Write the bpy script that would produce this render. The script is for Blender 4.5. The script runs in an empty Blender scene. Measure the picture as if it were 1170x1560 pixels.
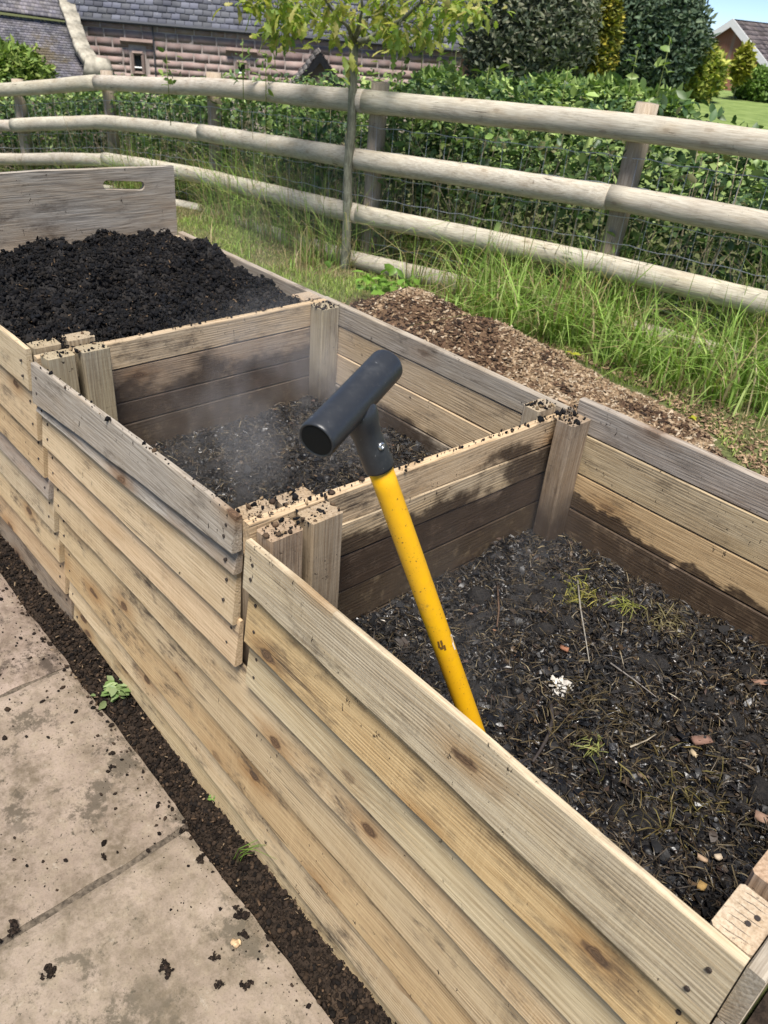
import bpy, math, random
import numpy as np
from mathutils import Matrix, Vector

rng = np.random.default_rng(7)
random.seed(7)
SC = bpy.context.scene
COL = SC.collection

# ---------------------------------------------------------------- camera
FPX, YC, SLOPE, VPX, CAMH = 1200.0, 2.0, 0.092, -760.0, 1.6
_roll = math.atan(SLOPE)
_pitch = math.atan((780 - YC) * math.cos(_roll) / FPX)
def _cray(p):
    return np.array([(p[0] - 585) / FPX, -(p[1] - 780) / FPX, -1.0])
_up = np.array([math.sin(_roll) * math.cos(_pitch), math.cos(_roll) * math.cos(_pitch), math.sin(_pitch)])
_mx = _cray((VPX, YC + SLOPE * (VPX - 585))); _mx /= np.linalg.norm(_mx)
RCAM = np.array([-_mx, np.cross(_up, -_mx), _up])
CAM = np.array([0.0, 0.0, CAMH])
def pray(p):                       # direction of a photo pixel (1170 x 1560)
    return RCAM @ _cray(p)
def pz(p, z):                      # where that direction meets the height z
    r = pray(p); return CAM + r * (z - CAMH) / r[2]
def pdepth(p, d):                  # at a depth along the optical axis
    return CAM + pray(p) * d
def prange(p, R):                  # at a horizontal distance from the camera
    r = pray(p); return CAM + r * R / math.hypot(r[0], r[1])

cd = bpy.data.cameras.new('camera')
cam = bpy.data.objects.new('camera', cd); COL.objects.link(cam)
cam.matrix_world = Matrix.Translation(CAM.tolist()) @ Matrix(RCAM.tolist()).to_4x4()
cd.sensor_fit = 'VERTICAL'; cd.sensor_height = 24.0; cd.lens = 24.0 * FPX / 1560.0
cd.clip_start = 0.05; cd.clip_end = 3000.0
cd.dof.use_dof = True; cd.dof.focus_distance = 1.5; cd.dof.aperture_fstop = 7.0
SC.camera = cam
SC.render.resolution_x, SC.render.resolution_y = 768, 1024

# ---------------------------------------------------------------- light
SUN_FROM = Vector((0.27, -0.27, 0.92)).normalized()
world = bpy.data.worlds.new('World'); SC.world = world; world.use_nodes = True
wn = world.node_tree
bg = wn.nodes['Background']; bg.inputs['Strength'].default_value = 0.09
sky = wn.nodes.new('ShaderNodeTexSky'); sky.sky_type = 'NISHITA'; sky.sun_disc = False
sky.sun_elevation = math.asin(SUN_FROM.z)
sky.sun_rotation = math.atan2(SUN_FROM.x, SUN_FROM.y)
sky.altitude = 3500.0; sky.air_density = 0.55; sky.dust_density = 1.5; sky.ozone_density = 2.0
wn.links.new(sky.outputs[0], bg.inputs['Color'])
sl = bpy.data.lights.new('sun', 'SUN'); sl.energy = 4.0; sl.angle = math.radians(24); sl.color = (1.0, 0.945, 0.875)
so = bpy.data.objects.new('sun', sl); COL.objects.link(so)
so.rotation_euler = SUN_FROM.to_track_quat('Z', 'Y').to_euler(); so.location = (0, 0, 20)
SC.view_settings.view_transform = 'Standard'; SC.view_settings.look = 'None'
SC.view_settings.exposure = 0.9; SC.view_settings.gamma = 1.0
SC.render.engine = 'CYCLES'
SC.cycles.use_denoising = True
SC.cycles.max_bounces = 5; SC.cycles.diffuse_bounces = 3; SC.cycles.glossy_bounces = 2; SC.cycles.transparent_max_bounces = 6
SC.cycles.volume_bounces = 3

# ---------------------------------------------------------------- helpers: objects
WM = {}
def place(o, M, parent=None):
    WM[o.name] = M
    if parent is not None:
        o.parent = parent
        o.matrix_basis = WM[parent.name].inverted() @ M
    else:
        o.matrix_basis = M
    return o
def tag(o, label=None, cat=None, group=None, kind=None):
    if label: o['label'] = label
    if cat: o['category'] = cat
    if group: o['group'] = group
    if kind: o['kind'] = kind
    return o
def empty(name, loc):
    o = bpy.data.objects.new(name, None); COL.objects.link(o); o.empty_display_size = 0.1
    return place(o, Matrix.Translation([float(v) for v in loc]))
def mkmesh(name, V, F, mat=None, smooth=False, cols=None):
    me = bpy.data.meshes.new(name)
    V = np.asarray(V, dtype=np.float32)
    if isinstance(F, np.ndarray) and F.ndim == 2:
        k = F.shape[1]; m = F.shape[0]
        me.vertices.add(len(V)); me.vertices.foreach_set('co', V.ravel())
        me.loops.add(m * k); me.loops.foreach_set('vertex_index', F.astype(np.int32).ravel())
        me.polygons.add(m)
        me.polygons.foreach_set('loop_start', np.arange(0, m * k, k, dtype=np.int32))
        me.polygons.foreach_set('loop_total', np.full(m, k, dtype=np.int32))
        me.update(calc_edges=True)
    else:
        me.from_pydata(V.tolist(), [], [list(map(int, f)) for f in F])
    if smooth:
        me.polygons.foreach_set('use_smooth', np.ones(len(me.polygons), dtype=bool))
    if cols is not None:
        a = me.color_attributes.new('Col', 'FLOAT_COLOR', 'POINT')
        c = np.ones((len(V), 4), dtype=np.float32); c[:, :3] = cols
        a.data.foreach_set('color', c.ravel())
    if mat: me.materials.append(mat)
    me.validate()
    return me
def mobj(name, me, parent=None, M=None, color=None):
    o = bpy.data.objects.new(name, me); COL.objects.link(o)
    if color is not None: o.color = color
    return place(o, M if M is not None else Matrix.Identity(4), parent)
def frame(origin, X, Zhint):
    X = Vector([float(v) for v in X]).normalized(); Z = Vector([float(v) for v in Zhint])
    Z = (Z - X * Z.dot(X)).normalized(); Y = Z.cross(X)
    M = Matrix((X, Y, Z)).transposed().to_4x4(); M.translation = Vector([float(v) for v in origin])
    return M

# ---------------------------------------------------------------- helpers: noise
_T = rng.random((256, 256)).astype(np.float64)
def vn(x, y, s=0):
    x = np.asarray(x, float) + s * 17.31; y = np.asarray(y, float) + s * 9.77
    xi = np.floor(x).astype(int); yi = np.floor(y).astype(int)
    fx = x - xi; fy = y - yi; fx = fx * fx * (3 - 2 * fx); fy = fy * fy * (3 - 2 * fy)
    g = lambda a, b: _T[a & 255, b & 255]
    return (g(xi, yi) * (1 - fx) + g(xi + 1, yi) * fx) * (1 - fy) + (g(xi, yi + 1) * (1 - fx) + g(xi + 1, yi + 1) * fx) * fy
def fbm(x, y, o=4, s=0):
    t = 0; a = 0.5
    for i in range(o):
        t = t + a * (vn(x * 2 ** i, y * 2 ** i, s + i) - 0.5) * 2; a *= 0.5
    return t
def sstep(a, b, x):
    t = np.clip((np.asarray(x, float) - a) / (b - a), 0, 1); return t * t * (3 - 2 * t)

# ---------------------------------------------------------------- helpers: shapes
def plank_mesh(name, L, h0, h1, tt, tb, mat, zb0=0.0, zb1=0.0, wob=0.002, bev=0.003, seg=0.05, lean=0.0):
    """local X length, Z height from zb, Y thickness; outer face towards -Y; lean shifts the top towards +Y."""
    n = max(2, int(L / seg) + 1); t = np.linspace(0, 1, n); x = t * L
    sd = rng.random() * 200
    hb = zb0 + (zb1 - zb0) * t + wob * fbm(x * 7 + sd, x * 0 + sd, 3)
    ht = zb0 + h0 + (zb1 + h1 - zb0 - h0) * t + wob * fbm(x * 6 + sd, x * 0 + sd + 31, 3)
    bow = wob * 0.8 * fbm(x * 1.5 + sd, x * 0 + sd + 77, 2)
    V = []
    for i in range(n):
        b, T = hb[i], ht[i]
        ring = [(-tb + bev, b), (-tb, b + bev), (-tt + lean, T - bev), (-tt + lean + bev * .7, T), (lean - bev * .7, T), (lean, T - bev), (0, b + bev), (-bev, b)]
        V += [(x[i], y + bow[i], z) for y, z in ring]
    K = 8; F = []
    for i in range(n - 1):
        for k in range(K):
            F.append((i * K + k, i * K + (k + 1) % K, (i + 1) * K + (k + 1) % K, (i + 1) * K + k))
    F.append(tuple(range(K))[::-1]); F.append(tuple((n - 1) * K + k for k in range(K)))
    F = [f[::-1] for f in F]
    return mkmesh(name, V, F, mat)
def tube_arrays(P, R, k=8, squash=None, caps=True, jit=0.0):
    P = np.asarray(P, float); R = np.broadcast_to(np.asarray(R, float), (len(P),)).copy()
    T = np.gradient(P, axis=0); T /= np.linalg.norm(T, axis=1)[:, None] + 1e-9
    ref = np.array([0, 0, 1.0]) if abs(T[0, 2]) < 0.9 else np.array([1.0, 0, 0])
    V = []
    A = np.linspace(0, 2 * np.pi, k, endpoint=False)
    for i in range(len(P)):
        n1 = np.cross(ref, T[i]); n1 /= np.linalg.norm(n1) + 1e-9; n2 = np.cross(T[i], n1)
        r = R[i] * (1 + jit * (rng.random(k) - .5))
        V.append(P[i] + (np.cos(A) * r)[:, None] * n1 * (squash or 1) + (np.sin(A) * r)[:, None] * n2)
    V = np.concatenate(V); F = []
    for i in range(len(P) - 1):
        for j in range(k):
            F.append((i * k + j, i * k + (j + 1) % k, (i + 1) * k + (j + 1) % k, (i + 1) * k + j))
    if caps:
        F.append(tuple(range(k))[::-1]); F.append(tuple((len(P) - 1) * k + j for j in range(k)))
    return V, F
def rot_mats(n, tilt=None):
    """random rotations; tilt = largest tilt of the local Z from vertical (radians), None = any."""
    a = rng.random(n) * 2 * np.pi
    ca, sa = np.cos(a), np.sin(a)
    Z0 = np.zeros(n); O = np.ones(n)
    Rz = np.stack([ca, -sa, Z0, sa, ca, Z0, Z0, Z0, O], 1).reshape(n, 3, 3)
    b = (rng.random(n) * (np.pi if tilt is None else 1)) if tilt is None else np.abs(rng.normal(0, tilt, n))
    c = rng.random(n) * 2 * np.pi
    ax = np.stack([np.cos(c), np.sin(c), Z0], 1)
    K = np.zeros((n, 3, 3)); K[:, 0, 2] = ax[:, 1]; K[:, 1, 2] = -ax[:, 0]; K[:, 2, 0] = -ax[:, 1]; K[:, 2, 1] = ax[:, 0]
    Rt = np.eye(3) + np.sin(b)[:, None, None] * K + (1 - np.cos(b))[:, None, None] * (K @ K)
    return Rt @ Rz
def scatter(name, tv, tf, pos, scale, rot, cols, mat, jitter=0.0, smooth=False, parent=None, kind='stuff'):
    tv = np.asarray(tv, float); n = len(pos); k = len(tv)
    v = np.broadcast_to(tv, (n, k, 3)).copy()
    if jitter: v = v * (1 + jitter * (rng.random((n, k, 1)) - .5) * 2) + jitter * .25 * (rng.random((n, k, 3)) - .5)
    v *= scale[:, None, :]
    v = np.einsum('nij,nkj->nki', rot, v) + pos[:, None, :]
    tf = np.asarray(tf)
    F = (tf[None] + (np.arange(n) * k)[:, None, None]).reshape(-1, tf.shape[1])
    me = mkmesh(name, v.reshape(-1, 3), F, mat, smooth, np.repeat(cols, k, axis=0))
    o = mobj(name, me, parent)
    if kind: o['kind'] = kind
    return o
def pick(pal, n, var=0.25):
    pal = np.asarray(pal, float); i = rng.integers(0, len(pal), n)
    return pal[i] * (1 + var * (rng.random((n, 1)) - .5) * 2)
# templates
_p = (1 + 5 ** .5) / 2
ICO_V = np.array([(-1, _p, 0), (1, _p, 0), (-1, -_p, 0), (1, -_p, 0), (0, -1, _p), (0, 1, _p), (0, -1, -_p), (0, 1, -_p), (_p, 0, -1), (_p, 0, 1), (-_p, 0, -1), (-_p, 0, 1)]) / 1.9
ICO_F = np.array([(0, 11, 5), (0, 5, 1), (0, 1, 7), (0, 7, 10), (0, 10, 11), (1, 5, 9), (5, 11, 4), (11, 10, 2), (10, 7, 6), (7, 1, 8), (3, 9, 4), (3, 4, 2), (3, 2, 6), (3, 6, 8), (3, 8, 9), (4, 9, 5), (2, 4, 11), (6, 2, 10), (8, 6, 7), (9, 8, 1)])
FLK_V = np.array([(-.5, -.35, .0), (0, -.5, .18), (.5, -.3, .0), (-.5, .35, .0), (0, .5, .18), (.5, .3, .02)])
FLK_F = np.array([(0, 1, 4, 3), (1, 2, 5, 4)])
CHP_V = np.array([(-.5, -.5, -.5), (.5, -.4, -.5), (.5, .5, -.5), (-.5, .4, -.5), (-.45, -.4, .5), (.4, -.5, .5), (.45, .4, .5), (-.5, .5, .5)])
CHP_F = np.array([(0, 3, 2, 1), (4, 5, 6, 7), (0, 1, 5, 4), (1, 2, 6, 5), (2, 3, 7, 6), (3, 0, 4, 7)])
STR_V = np.array([(-.5, -.5, 0), (-.17, -.5, .35), (.17, -.5, .3), (.5, -.5, 0), (-.5, .5, 0), (-.17, .5, .35), (.17, .5, .3), (.5, .5, 0)])
STR_F = np.array([(0, 1, 5, 4), (1, 2, 6, 5), (2, 3, 7, 6)])
LEF_V = np.array([(0, 0, 0), (.25, .22, .06), (.6, .26, .05), (1, 0, -.12), (.6, -.26, .05), (.25, -.22, .06), (.5, 0, -.02)])
LEF_F = np.array([(0, 6, 1), (6, 2, 1), (6, 3, 2), (0, 5, 6), (5, 4, 6), (4, 3, 6)])
def blades(name, base, h, lean, az, wid, cols, mat, parent=None):
    n = len(base); lv = np.array([0, .35, .7, 1.0])
    d = np.stack([np.cos(az), np.sin(az)], 1); side = np.stack([-np.sin(az), np.cos(az)], 1)
    V = np.zeros((n, 4, 2, 3))
    for i, t in enumerate(lv):
        off = lean * h * t ** 2.0
        z = h * (t - 0.42 * np.clip(lean, 0, 1.3) * t ** 3)
        w = wid * (1 - t) ** .7 * .5 if i else wid * .4
        if i == 3: w = wid * .04
        for j, sg in enumerate((-1, 1)):
            V[:, i, j, 0] = base[:, 0] + d[:, 0] * off + side[:, 0] * w * sg
            V[:, i, j, 1] = base[:, 1] + d[:, 1] * off + side[:, 1] * w * sg
            V[:, i, j, 2] = base[:, 2] + z
    f = np.array([(0, 1, 3, 2), (2, 3, 5, 4), (4, 5, 7, 6)])
    F = (f[None] + (np.arange(n) * 8)[:, None, None]).reshape(-1, 4)
    me = mkmesh(name, V.reshape(-1, 3), F, mat, False, np.repeat(cols, 8, axis=0))
    o = mobj(name, me, parent); o['kind'] = 'stuff'
    return o

# ---------------------------------------------------------------- helpers: materials
class NT:
    def __init__(s, name):
        s.m = bpy.data.materials.new(name); s.m.use_nodes = True; s.t = s.m.node_tree
        s.b = s.t.nodes['Principled BSDF']; s.out = s.t.nodes['Material Output']
    def set(s, sock, v):
        if isinstance(v, bpy.types.NodeSocket): s.t.links.new(v, sock)
        elif v is not None:
            if hasattr(sock.default_value, '__len__') and not hasattr(v, '__len__'): v = [v] * len(sock.default_value)
            if hasattr(sock.default_value, '__len__') and len(sock.default_value) == 4 and len(v) == 3: v = tuple(v) + (1,)
            sock.default_value = v
    def n(s, typ, ins=None, **props):
        nd = s.t.nodes.new(typ)
        for k, v in props.items(): setattr(nd, k, v)
        for k, v in (ins or {}).items(): s.set(nd.inputs[k], v)
        return nd
    def math(s, op, a, b=None, c=None, clamp=False):
        nd = s.n('ShaderNodeMath', {0: a, 1: b, 2: c}, operation=op, use_clamp=clamp); return nd.outputs[0]
    def vmul(s, a, b): return s.n('ShaderNodeVectorMath', {0: a, 1: b}, operation='MULTIPLY').outputs[0]
    def vadd(s, a, b): return s.n('ShaderNodeVectorMath', {0: a, 1: b}, operation='ADD').outputs[0]
    def noise(s, v, scale=1.0, detail=3.0, rough=.55, dist=0.0, fac=True):
        nd = s.n('ShaderNodeTexNoise', {'Vector': v, 'Scale': scale, 'Detail': detail, 'Roughness': rough, 'Distortion': dist})
        return nd.outputs['Fac'] if fac else nd.outputs['Color']
    def rng(s, v, a, b, lo=0.0, hi=1.0, smooth=True):
        nd = s.n('ShaderNodeMapRange', {'Value': v, 'From Min': a, 'From Max': b, 'To Min': lo, 'To Max': hi}, interpolation_type='SMOOTHSTEP' if smooth else 'LINEAR')
        return nd.outputs['Result']
    def mix(s, f, a, b, mode='MIX'):
        nd = s.n('ShaderNodeMix', {0: f, 6: a, 7: b}, data_type='RGBA', blend_type=mode); return nd.outputs[2]
    def bump(s, h, strength=.5, dist=.01, normal=None):
        nd = s.n('ShaderNodeBump', {'Height': h, 'Strength': strength, 'Distance': dist})
        if normal is not None: s.t.links.new(normal, nd.inputs['Normal'])
        return nd.outputs[0]
    def fin(s, color, rough=.8, normal=None, spec=None):
        s.set(s.b.inputs['Base Color'], color); s.set(s.b.inputs['Roughness'], rough)
        if normal is not None: s.t.links.new(normal, s.b.inputs['Normal'])
        if spec is not None: s.b.inputs['Specular IOR Level'].default_value = spec
        return s.m

def wood_mat(name, stain=None, ring=.5, knots=1.0, dirt=.5, ringf=760.0, saw=.35, crack=.6, swirl=46.0):
    """colour from the object's own colour, its alpha = how grey it has weathered; grain runs along local X."""
    t = NT(name)
    oi = t.n('ShaderNodeObjectInfo'); co = t.n('ShaderNodeTexCoord').outputs['Object']
    off = t.n('ShaderNodeCombineXYZ', {0: t.math('MULTIPLY', oi.outputs['Random'], 37.0), 1: t.math('MULTIPLY', oi.outputs['Random'], 91.0), 2: t.math('MULTIPLY', oi.outputs['Random'], 53.0)}).outputs[0]
    v = t.vadd(co, off)
    sx = t.n('ShaderNodeSeparateXYZ', {0: v})
    # knots
    kv = t.n('ShaderNodeCombineXYZ', {0: t.math('MULTIPLY', sx.outputs[0], 3.2), 1: t.math('MULTIPLY', sx.outputs[2], 6.5)}).outputs[0]
    vor = t.n('ShaderNodeTexVoronoi', {'Vector': kv, 'Scale': 1.0}, feature='F1', voronoi_dimensions='2D')
    d = t.math('ADD', vor.outputs['Distance'], t.math('MULTIPLY', t.noise(v, 40.0, 2.0), .10))
    gate = t.rng(t.n('ShaderNodeSeparateColor', {0: vor.outputs['Color']}).outputs[0], .52, .57)
    kn = t.math('MULTIPLY', t.rng(d, .130, .095), t.math('MULTIPLY', gate, knots))
    halo = t.math('MULTIPLY', t.rng(d, .36, .08), t.math('MULTIPLY', gate, knots))
    # rings
    low = t.noise(t.vmul(v, (1.3, 7.0, 7.0)), 1.0, 3.0, .5)
    ph = t.math('ADD', t.math('MULTIPLY', t.math('ADD', sx.outputs[2], t.math('MULTIPLY', sx.outputs[1], .8)), ringf), t.math('ADD', t.math('MULTIPLY', low, swirl), t.math('MULTIPLY', halo, 9.0)))
    rg = t.math('MULTIPLY_ADD', t.math('SINE', ph), .5, .5)
    rg = t.math('POWER', rg, 1.6)
    rgn = t.math('MULTIPLY', rg, t.rng(t.noise(t.vmul(v, (2.5, 9, 9)), 1.0, 2.0), .3, .7))
    fib = t.noise(t.vmul(v, (9.0, 260.0, 260.0)), 1.0, 4.0, .65)
    big = t.noise(t.vmul(v, (3.0, 11.0, 11.0)), 1.0, 4.0, .6)
    sawn = t.noise(t.vmul(v, (170.0, 5.0, 5.0)), 1.0, 2.0, .5)
    base = oi.outputs['Color']
    dark = t.mix(1.0, base, (.60, .50, .40, 1), 'MULTIPLY')
    light = t.mix(1.0, base, (1.16, 1.14, 1.10, 1), 'MULTIPLY')
    c = t.mix(t.math('MULTIPLY', rgn, ring), light, dark)
    c = t.mix(t.rng(fib, .38, .70, 0.0, .62), c, dark)
    c = t.mix(t.math('MULTIPLY', t.rng(big, .45, .72), .5), c, t.mix(1.0, base, (.80, .66, .48, 1), 'MULTIPLY'))
    c = t.mix(t.math('MULTIPLY', t.rng(sawn, .5, .75), saw * .5), c, light)
    # weathering to grey
    grey = t.mix(t.rng(fib, .3, .7), (.42, .385, .335, 1), (.20, .178, .150, 1))
    wz = t.math('MULTIPLY', oi.outputs['Alpha'], t.rng(t.noise(t.vmul(v, (2.2, 8, 8)), 1.3, 5.0, .62), .28, .62, .35, 1.0))
    c = t.mix(wz, c, grey)
    # knots, cracks, dirt
    c = t.mix(t.math('MULTIPLY', halo, .62), c, t.mix(1.0, base, (.58, .40, .24, 1), 'MULTIPLY'))
    kr = t.math('MULTIPLY_ADD', t.math('SINE', t.math('MULTIPLY', d, 260.0)), .5, .5)
    c = t.mix(t.math('MULTIPLY', kn, .88), c, t.mix(t.math('MULTIPLY', kr, t.rng(fib, .3, .7)), (.060, .032, .018, 1), (.22, .13, .07, 1)))
    ck = t.rng(t.noise(t.vmul(v, (4.0, 130.0, 130.0)), 1.0, 2.0, .5), .66, .72)
    ck = t.math('MULTIPLY', ck, t.math('MULTIPLY', t.rng(t.noise(v, 5.0, 2.0), .5, .62), crack))
    c = t.mix(ck, c, (.05, .036, .026, 1))
    sp = t.rng(t.noise(t.vmul(v, (1, .6, .45)), 95.0, 4.0, .75), .63, .67)
    sp = t.math('MULTIPLY', sp, t.math('MULTIPLY', t.rng(t.noise(v, 6.0, 5.0, .7), .50, .62), dirt * 2.0), clamp=True)
    c = t.mix(sp, c, (.028, .020, .015, 1))
    sm = t.math('MULTIPLY', t.rng(t.noise(t.vmul(v, (4.0, 10.0, 10.0)), 1.6, 7.0, .74), .50, .70), dirt * .95, clamp=True)
    sm = t.math('MULTIPLY', sm, t.rng(fib, .3, .6, .55, 1.0))
    c = t.mix(sm, c, (.075, .056, .040, 1))
    rough = .82
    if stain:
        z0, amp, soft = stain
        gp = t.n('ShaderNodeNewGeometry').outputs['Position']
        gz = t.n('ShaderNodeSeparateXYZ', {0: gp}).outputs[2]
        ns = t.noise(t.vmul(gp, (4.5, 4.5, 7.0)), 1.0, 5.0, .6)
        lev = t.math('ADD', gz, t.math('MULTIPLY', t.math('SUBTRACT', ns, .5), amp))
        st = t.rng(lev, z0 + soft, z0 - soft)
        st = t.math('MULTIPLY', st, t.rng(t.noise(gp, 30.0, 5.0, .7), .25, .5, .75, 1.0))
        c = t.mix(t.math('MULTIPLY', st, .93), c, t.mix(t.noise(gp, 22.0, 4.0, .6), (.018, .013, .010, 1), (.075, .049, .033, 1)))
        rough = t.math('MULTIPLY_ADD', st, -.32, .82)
    hgt = t.math('ADD', t.math('MULTIPLY', fib, .6), t.math('ADD', t.math('MULTIPLY', rgn, -.25 * ring), t.math('ADD', t.math('MULTIPLY', sawn, .35 * saw), t.math('MULTIPLY', t.math('MAXIMUM', ck, sp), -.5))))
    return t.fin(c, rough, t.bump(hgt, .7, .003), .3)

def attr_mat(name, rough=.8, spec=.3, noisev=.35, nscale=60.0, trans=0.0, bumpd=.002, sheen_rough=None):
    t = NT(name)
    a = t.n('ShaderNodeAttribute', attribute_name='Col').outputs['Color']
    co = t.n('ShaderNodeTexCoord').outputs['Object']
    nz = t.noise(co, nscale, 4.0, .6)
    c = t.mix(t.rng(nz, .3, .7, 0.0, noisev), a, t.mix(1.0, a, (.35, .33, .30, 1), 'MULTIPLY'))
    if sheen_rough: rough = t.rng(t.noise(co, nscale * .35, 3.0), .35, .65, sheen_rough, rough)
    m = t.fin(c, rough, t.bump(nz, .5, bumpd), spec)
    if trans:
        tr = t.n('ShaderNodeBsdfTranslucent', {'Color': t.mix(1.0, c, (1.1, 1.25, .6, 1), 'MULTIPLY')})
        mx = t.n('ShaderNodeMixShader', {0: trans, 1: t.b.outputs[0], 2: tr.outputs[0]})
        t.t.links.new(mx.outputs[0], t.out.inputs['Surface'])
    return m
def plain_mat(name, col, rough=.6, spec=.4, var=.15, nscale=20.0, bumpd=.001, metallic=0.0):
    t = NT(name); co = t.n('ShaderNodeTexCoord').outputs['Object']
    nz = t.noise(co, nscale, 5.0, .62)
    c = t.mix(t.rng(nz, .3, .7), tuple(v * (1 - var) for v in col) + (1,), tuple(min(1, v * (1 + var)) for v in col) + (1,))
    t.b.inputs['Metallic'].default_value = metallic
    return t.fin(c, t.rng(nz, .3, .7, max(0, rough - .1), min(1, rough + .1)), t.bump(nz, .3, bumpd), spec)

M_FRONT = wood_mat('sawn_softwood', ring=.55, dirt=.75, saw=.8)
M_LOWER = wood_mat('muddy_softwood', ring=.6, dirt=1.15, saw=.8, knots=1.0)
M_RIBBED = wood_mat('ribbed_softwood', ring=.85, dirt=.3, ringf=560.0, saw=.1, knots=.6)
M_POST = wood_mat('post_softwood', stain=(.60, .20, .10), ring=.7, dirt=.7, knots=.4)
M_POSTF = wood_mat('front_post_softwood', ring=.7, dirt=.55, knots=.4, stain=(.58, .10, .10))
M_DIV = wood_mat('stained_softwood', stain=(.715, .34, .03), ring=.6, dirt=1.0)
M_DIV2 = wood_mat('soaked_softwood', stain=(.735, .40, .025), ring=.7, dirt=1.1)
M_BACK = wood_mat('wet_back_softwood', knots=.6, stain=(.60, .56, .014), ring=.5, dirt=.7)
M_BACK2 = wood_mat('splashed_softwood', knots=.6, stain=(.56, .34, .03), ring=.5, dirt=.95)
M_RAIL = wood_mat('fence_softwood', ring=.45, dirt=.35, ringf=150.0, saw=0.0, knots=.28, crack=1.0, swirl=80.0)
M_PLY = wood_mat('weathered_plywood', ring=1.0, dirt=.9, ringf=130.0, saw=0.0, knots=.1, swirl=75.0)
M_BITS = attr_mat('compost_bits', .75, .42, .5, 90.0, sheen_rough=.30)
M_WET = attr_mat('wet_leaf_mat', .52, .6, .6, 45.0, sheen_rough=.24, bumpd=.005)
M_CRUMB = attr_mat('crumbly_compost', .9, .2, .6, 120.0)
M_CHIP = attr_mat('wood_chips', .85, .2, .5, 90.0)
M_GRASS = attr_mat('grass_blades', .55, .35, .15, 8.0, trans=.35)
M_LEAF = attr_mat('hedge_leaves', .45, .45, .2, 12.0, trans=.25)
M_FARLEAF = attr_mat('garden_leaves', .6, .3, .2, 3.0, trans=.2)
M_NEEDLE = attr_mat('evergreen_leaves', .7, .25, .3, 3.0, trans=.08)
M_NAIL = plain_mat('rusty_nail', (.030, .022, .018), .6, .5)
M_WIRE = plain_mat('galvanised_wire', (.55, .57, .58), .5, .5, metallic=.2)
exec_later = []

# ================================================================ SETTING
FX = np.array([-30, -14.5, -12.2, -10.4, -8.8, -6.83, -4.48, -2.6, -0.8, 1.2, 30.0])
FY = np.array([-9., 1.9, 3.05, 3.68, 4.02, 4.06, 3.92, 4.15, 4.42, 4.65, 8.0])
FT = np.array([-.6, -.05, .20, .42, .67, .857, 1.03, 1.14, 1.18, 1.2, 1.2])
FH = 1.13
def gz(x, y):
    x = np.asarray(x, float); y = np.asarray(y, float)
    near = np.interp(x, FX, FT) - FH
    near = near * sstep(-2.0, -3.4, x) + (1 - sstep(-2.0, -3.4, x)) * np.minimum(near, .02) - .16 * (1 - sstep(.55, 1.5, y))
    r = np.hypot(x, y); az = np.degrees(np.arctan2(x, y))
    left = 1 - sstep(-52, -40, az)
    far = np.where(r > 30, -3.2 * sstep(30, 45, r), 0) * (1 - left) - 2.6 * sstep(7, 20, r) * left
    w = sstep(5.5, 8.5, r)
    base = near * (1 - w) + (.03 * (1 - left) + np.maximum(near, -.6) * left * .5) * w
    return base + far
def ground_material():
    t = NT('grassy_earth'); p = t.n('ShaderNodeNewGeometry').outputs['Position']
    a = t.noise(p, 3.0, 6.0, .65); b = t.noise(p, 45.0, 4.0, .6)
    g = t.mix(t.rng(b, .3, .7), (.06, .07, .025, 1), (.13, .145, .055, 1))
    s = t.mix(t.rng(b, .3, .7), (.05, .036, .024, 1), (.16, .125, .075, 1))
    c = t.mix(t.rng(a, .52, .66, 0, .6), g, s)
    return t.fin(c, .9, t.bump(b, .6, .02), .2)
_r = np.concatenate([[0.01], np.linspace(.3, 14, 70), np.geomspace(15, 1800, 50)]); _na = 240
_a = np.linspace(0, 2 * np.pi, _na, endpoint=False)
RR, AA = np.meshgrid(_r, _a, indexing='ij')
gxx, gyy = RR * np.sin(AA), RR * np.cos(AA)
gzz = gz(gxx, gyy) + .012 * fbm(gxx * 3, gyy * 3, 3) * (gyy > 1.7) - .03 * (RR > 200)
Vg = np.stack([gxx, gyy, gzz], -1).reshape(-1, 3)
ii, jj = np.meshgrid(np.arange(len(_r) - 1), np.arange(_na), indexing='ij')
Fg = np.stack([ii * _na + jj, (ii + 1) * _na + jj, (ii + 1) * _na + (jj + 1) % _na, ii * _na + (jj + 1) % _na], -1).reshape(-1, 4)[:, ::-1]
tag(mobj('ground', mkmesh('ground', Vg, Fg, ground_material(), True)), kind='structure')

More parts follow.
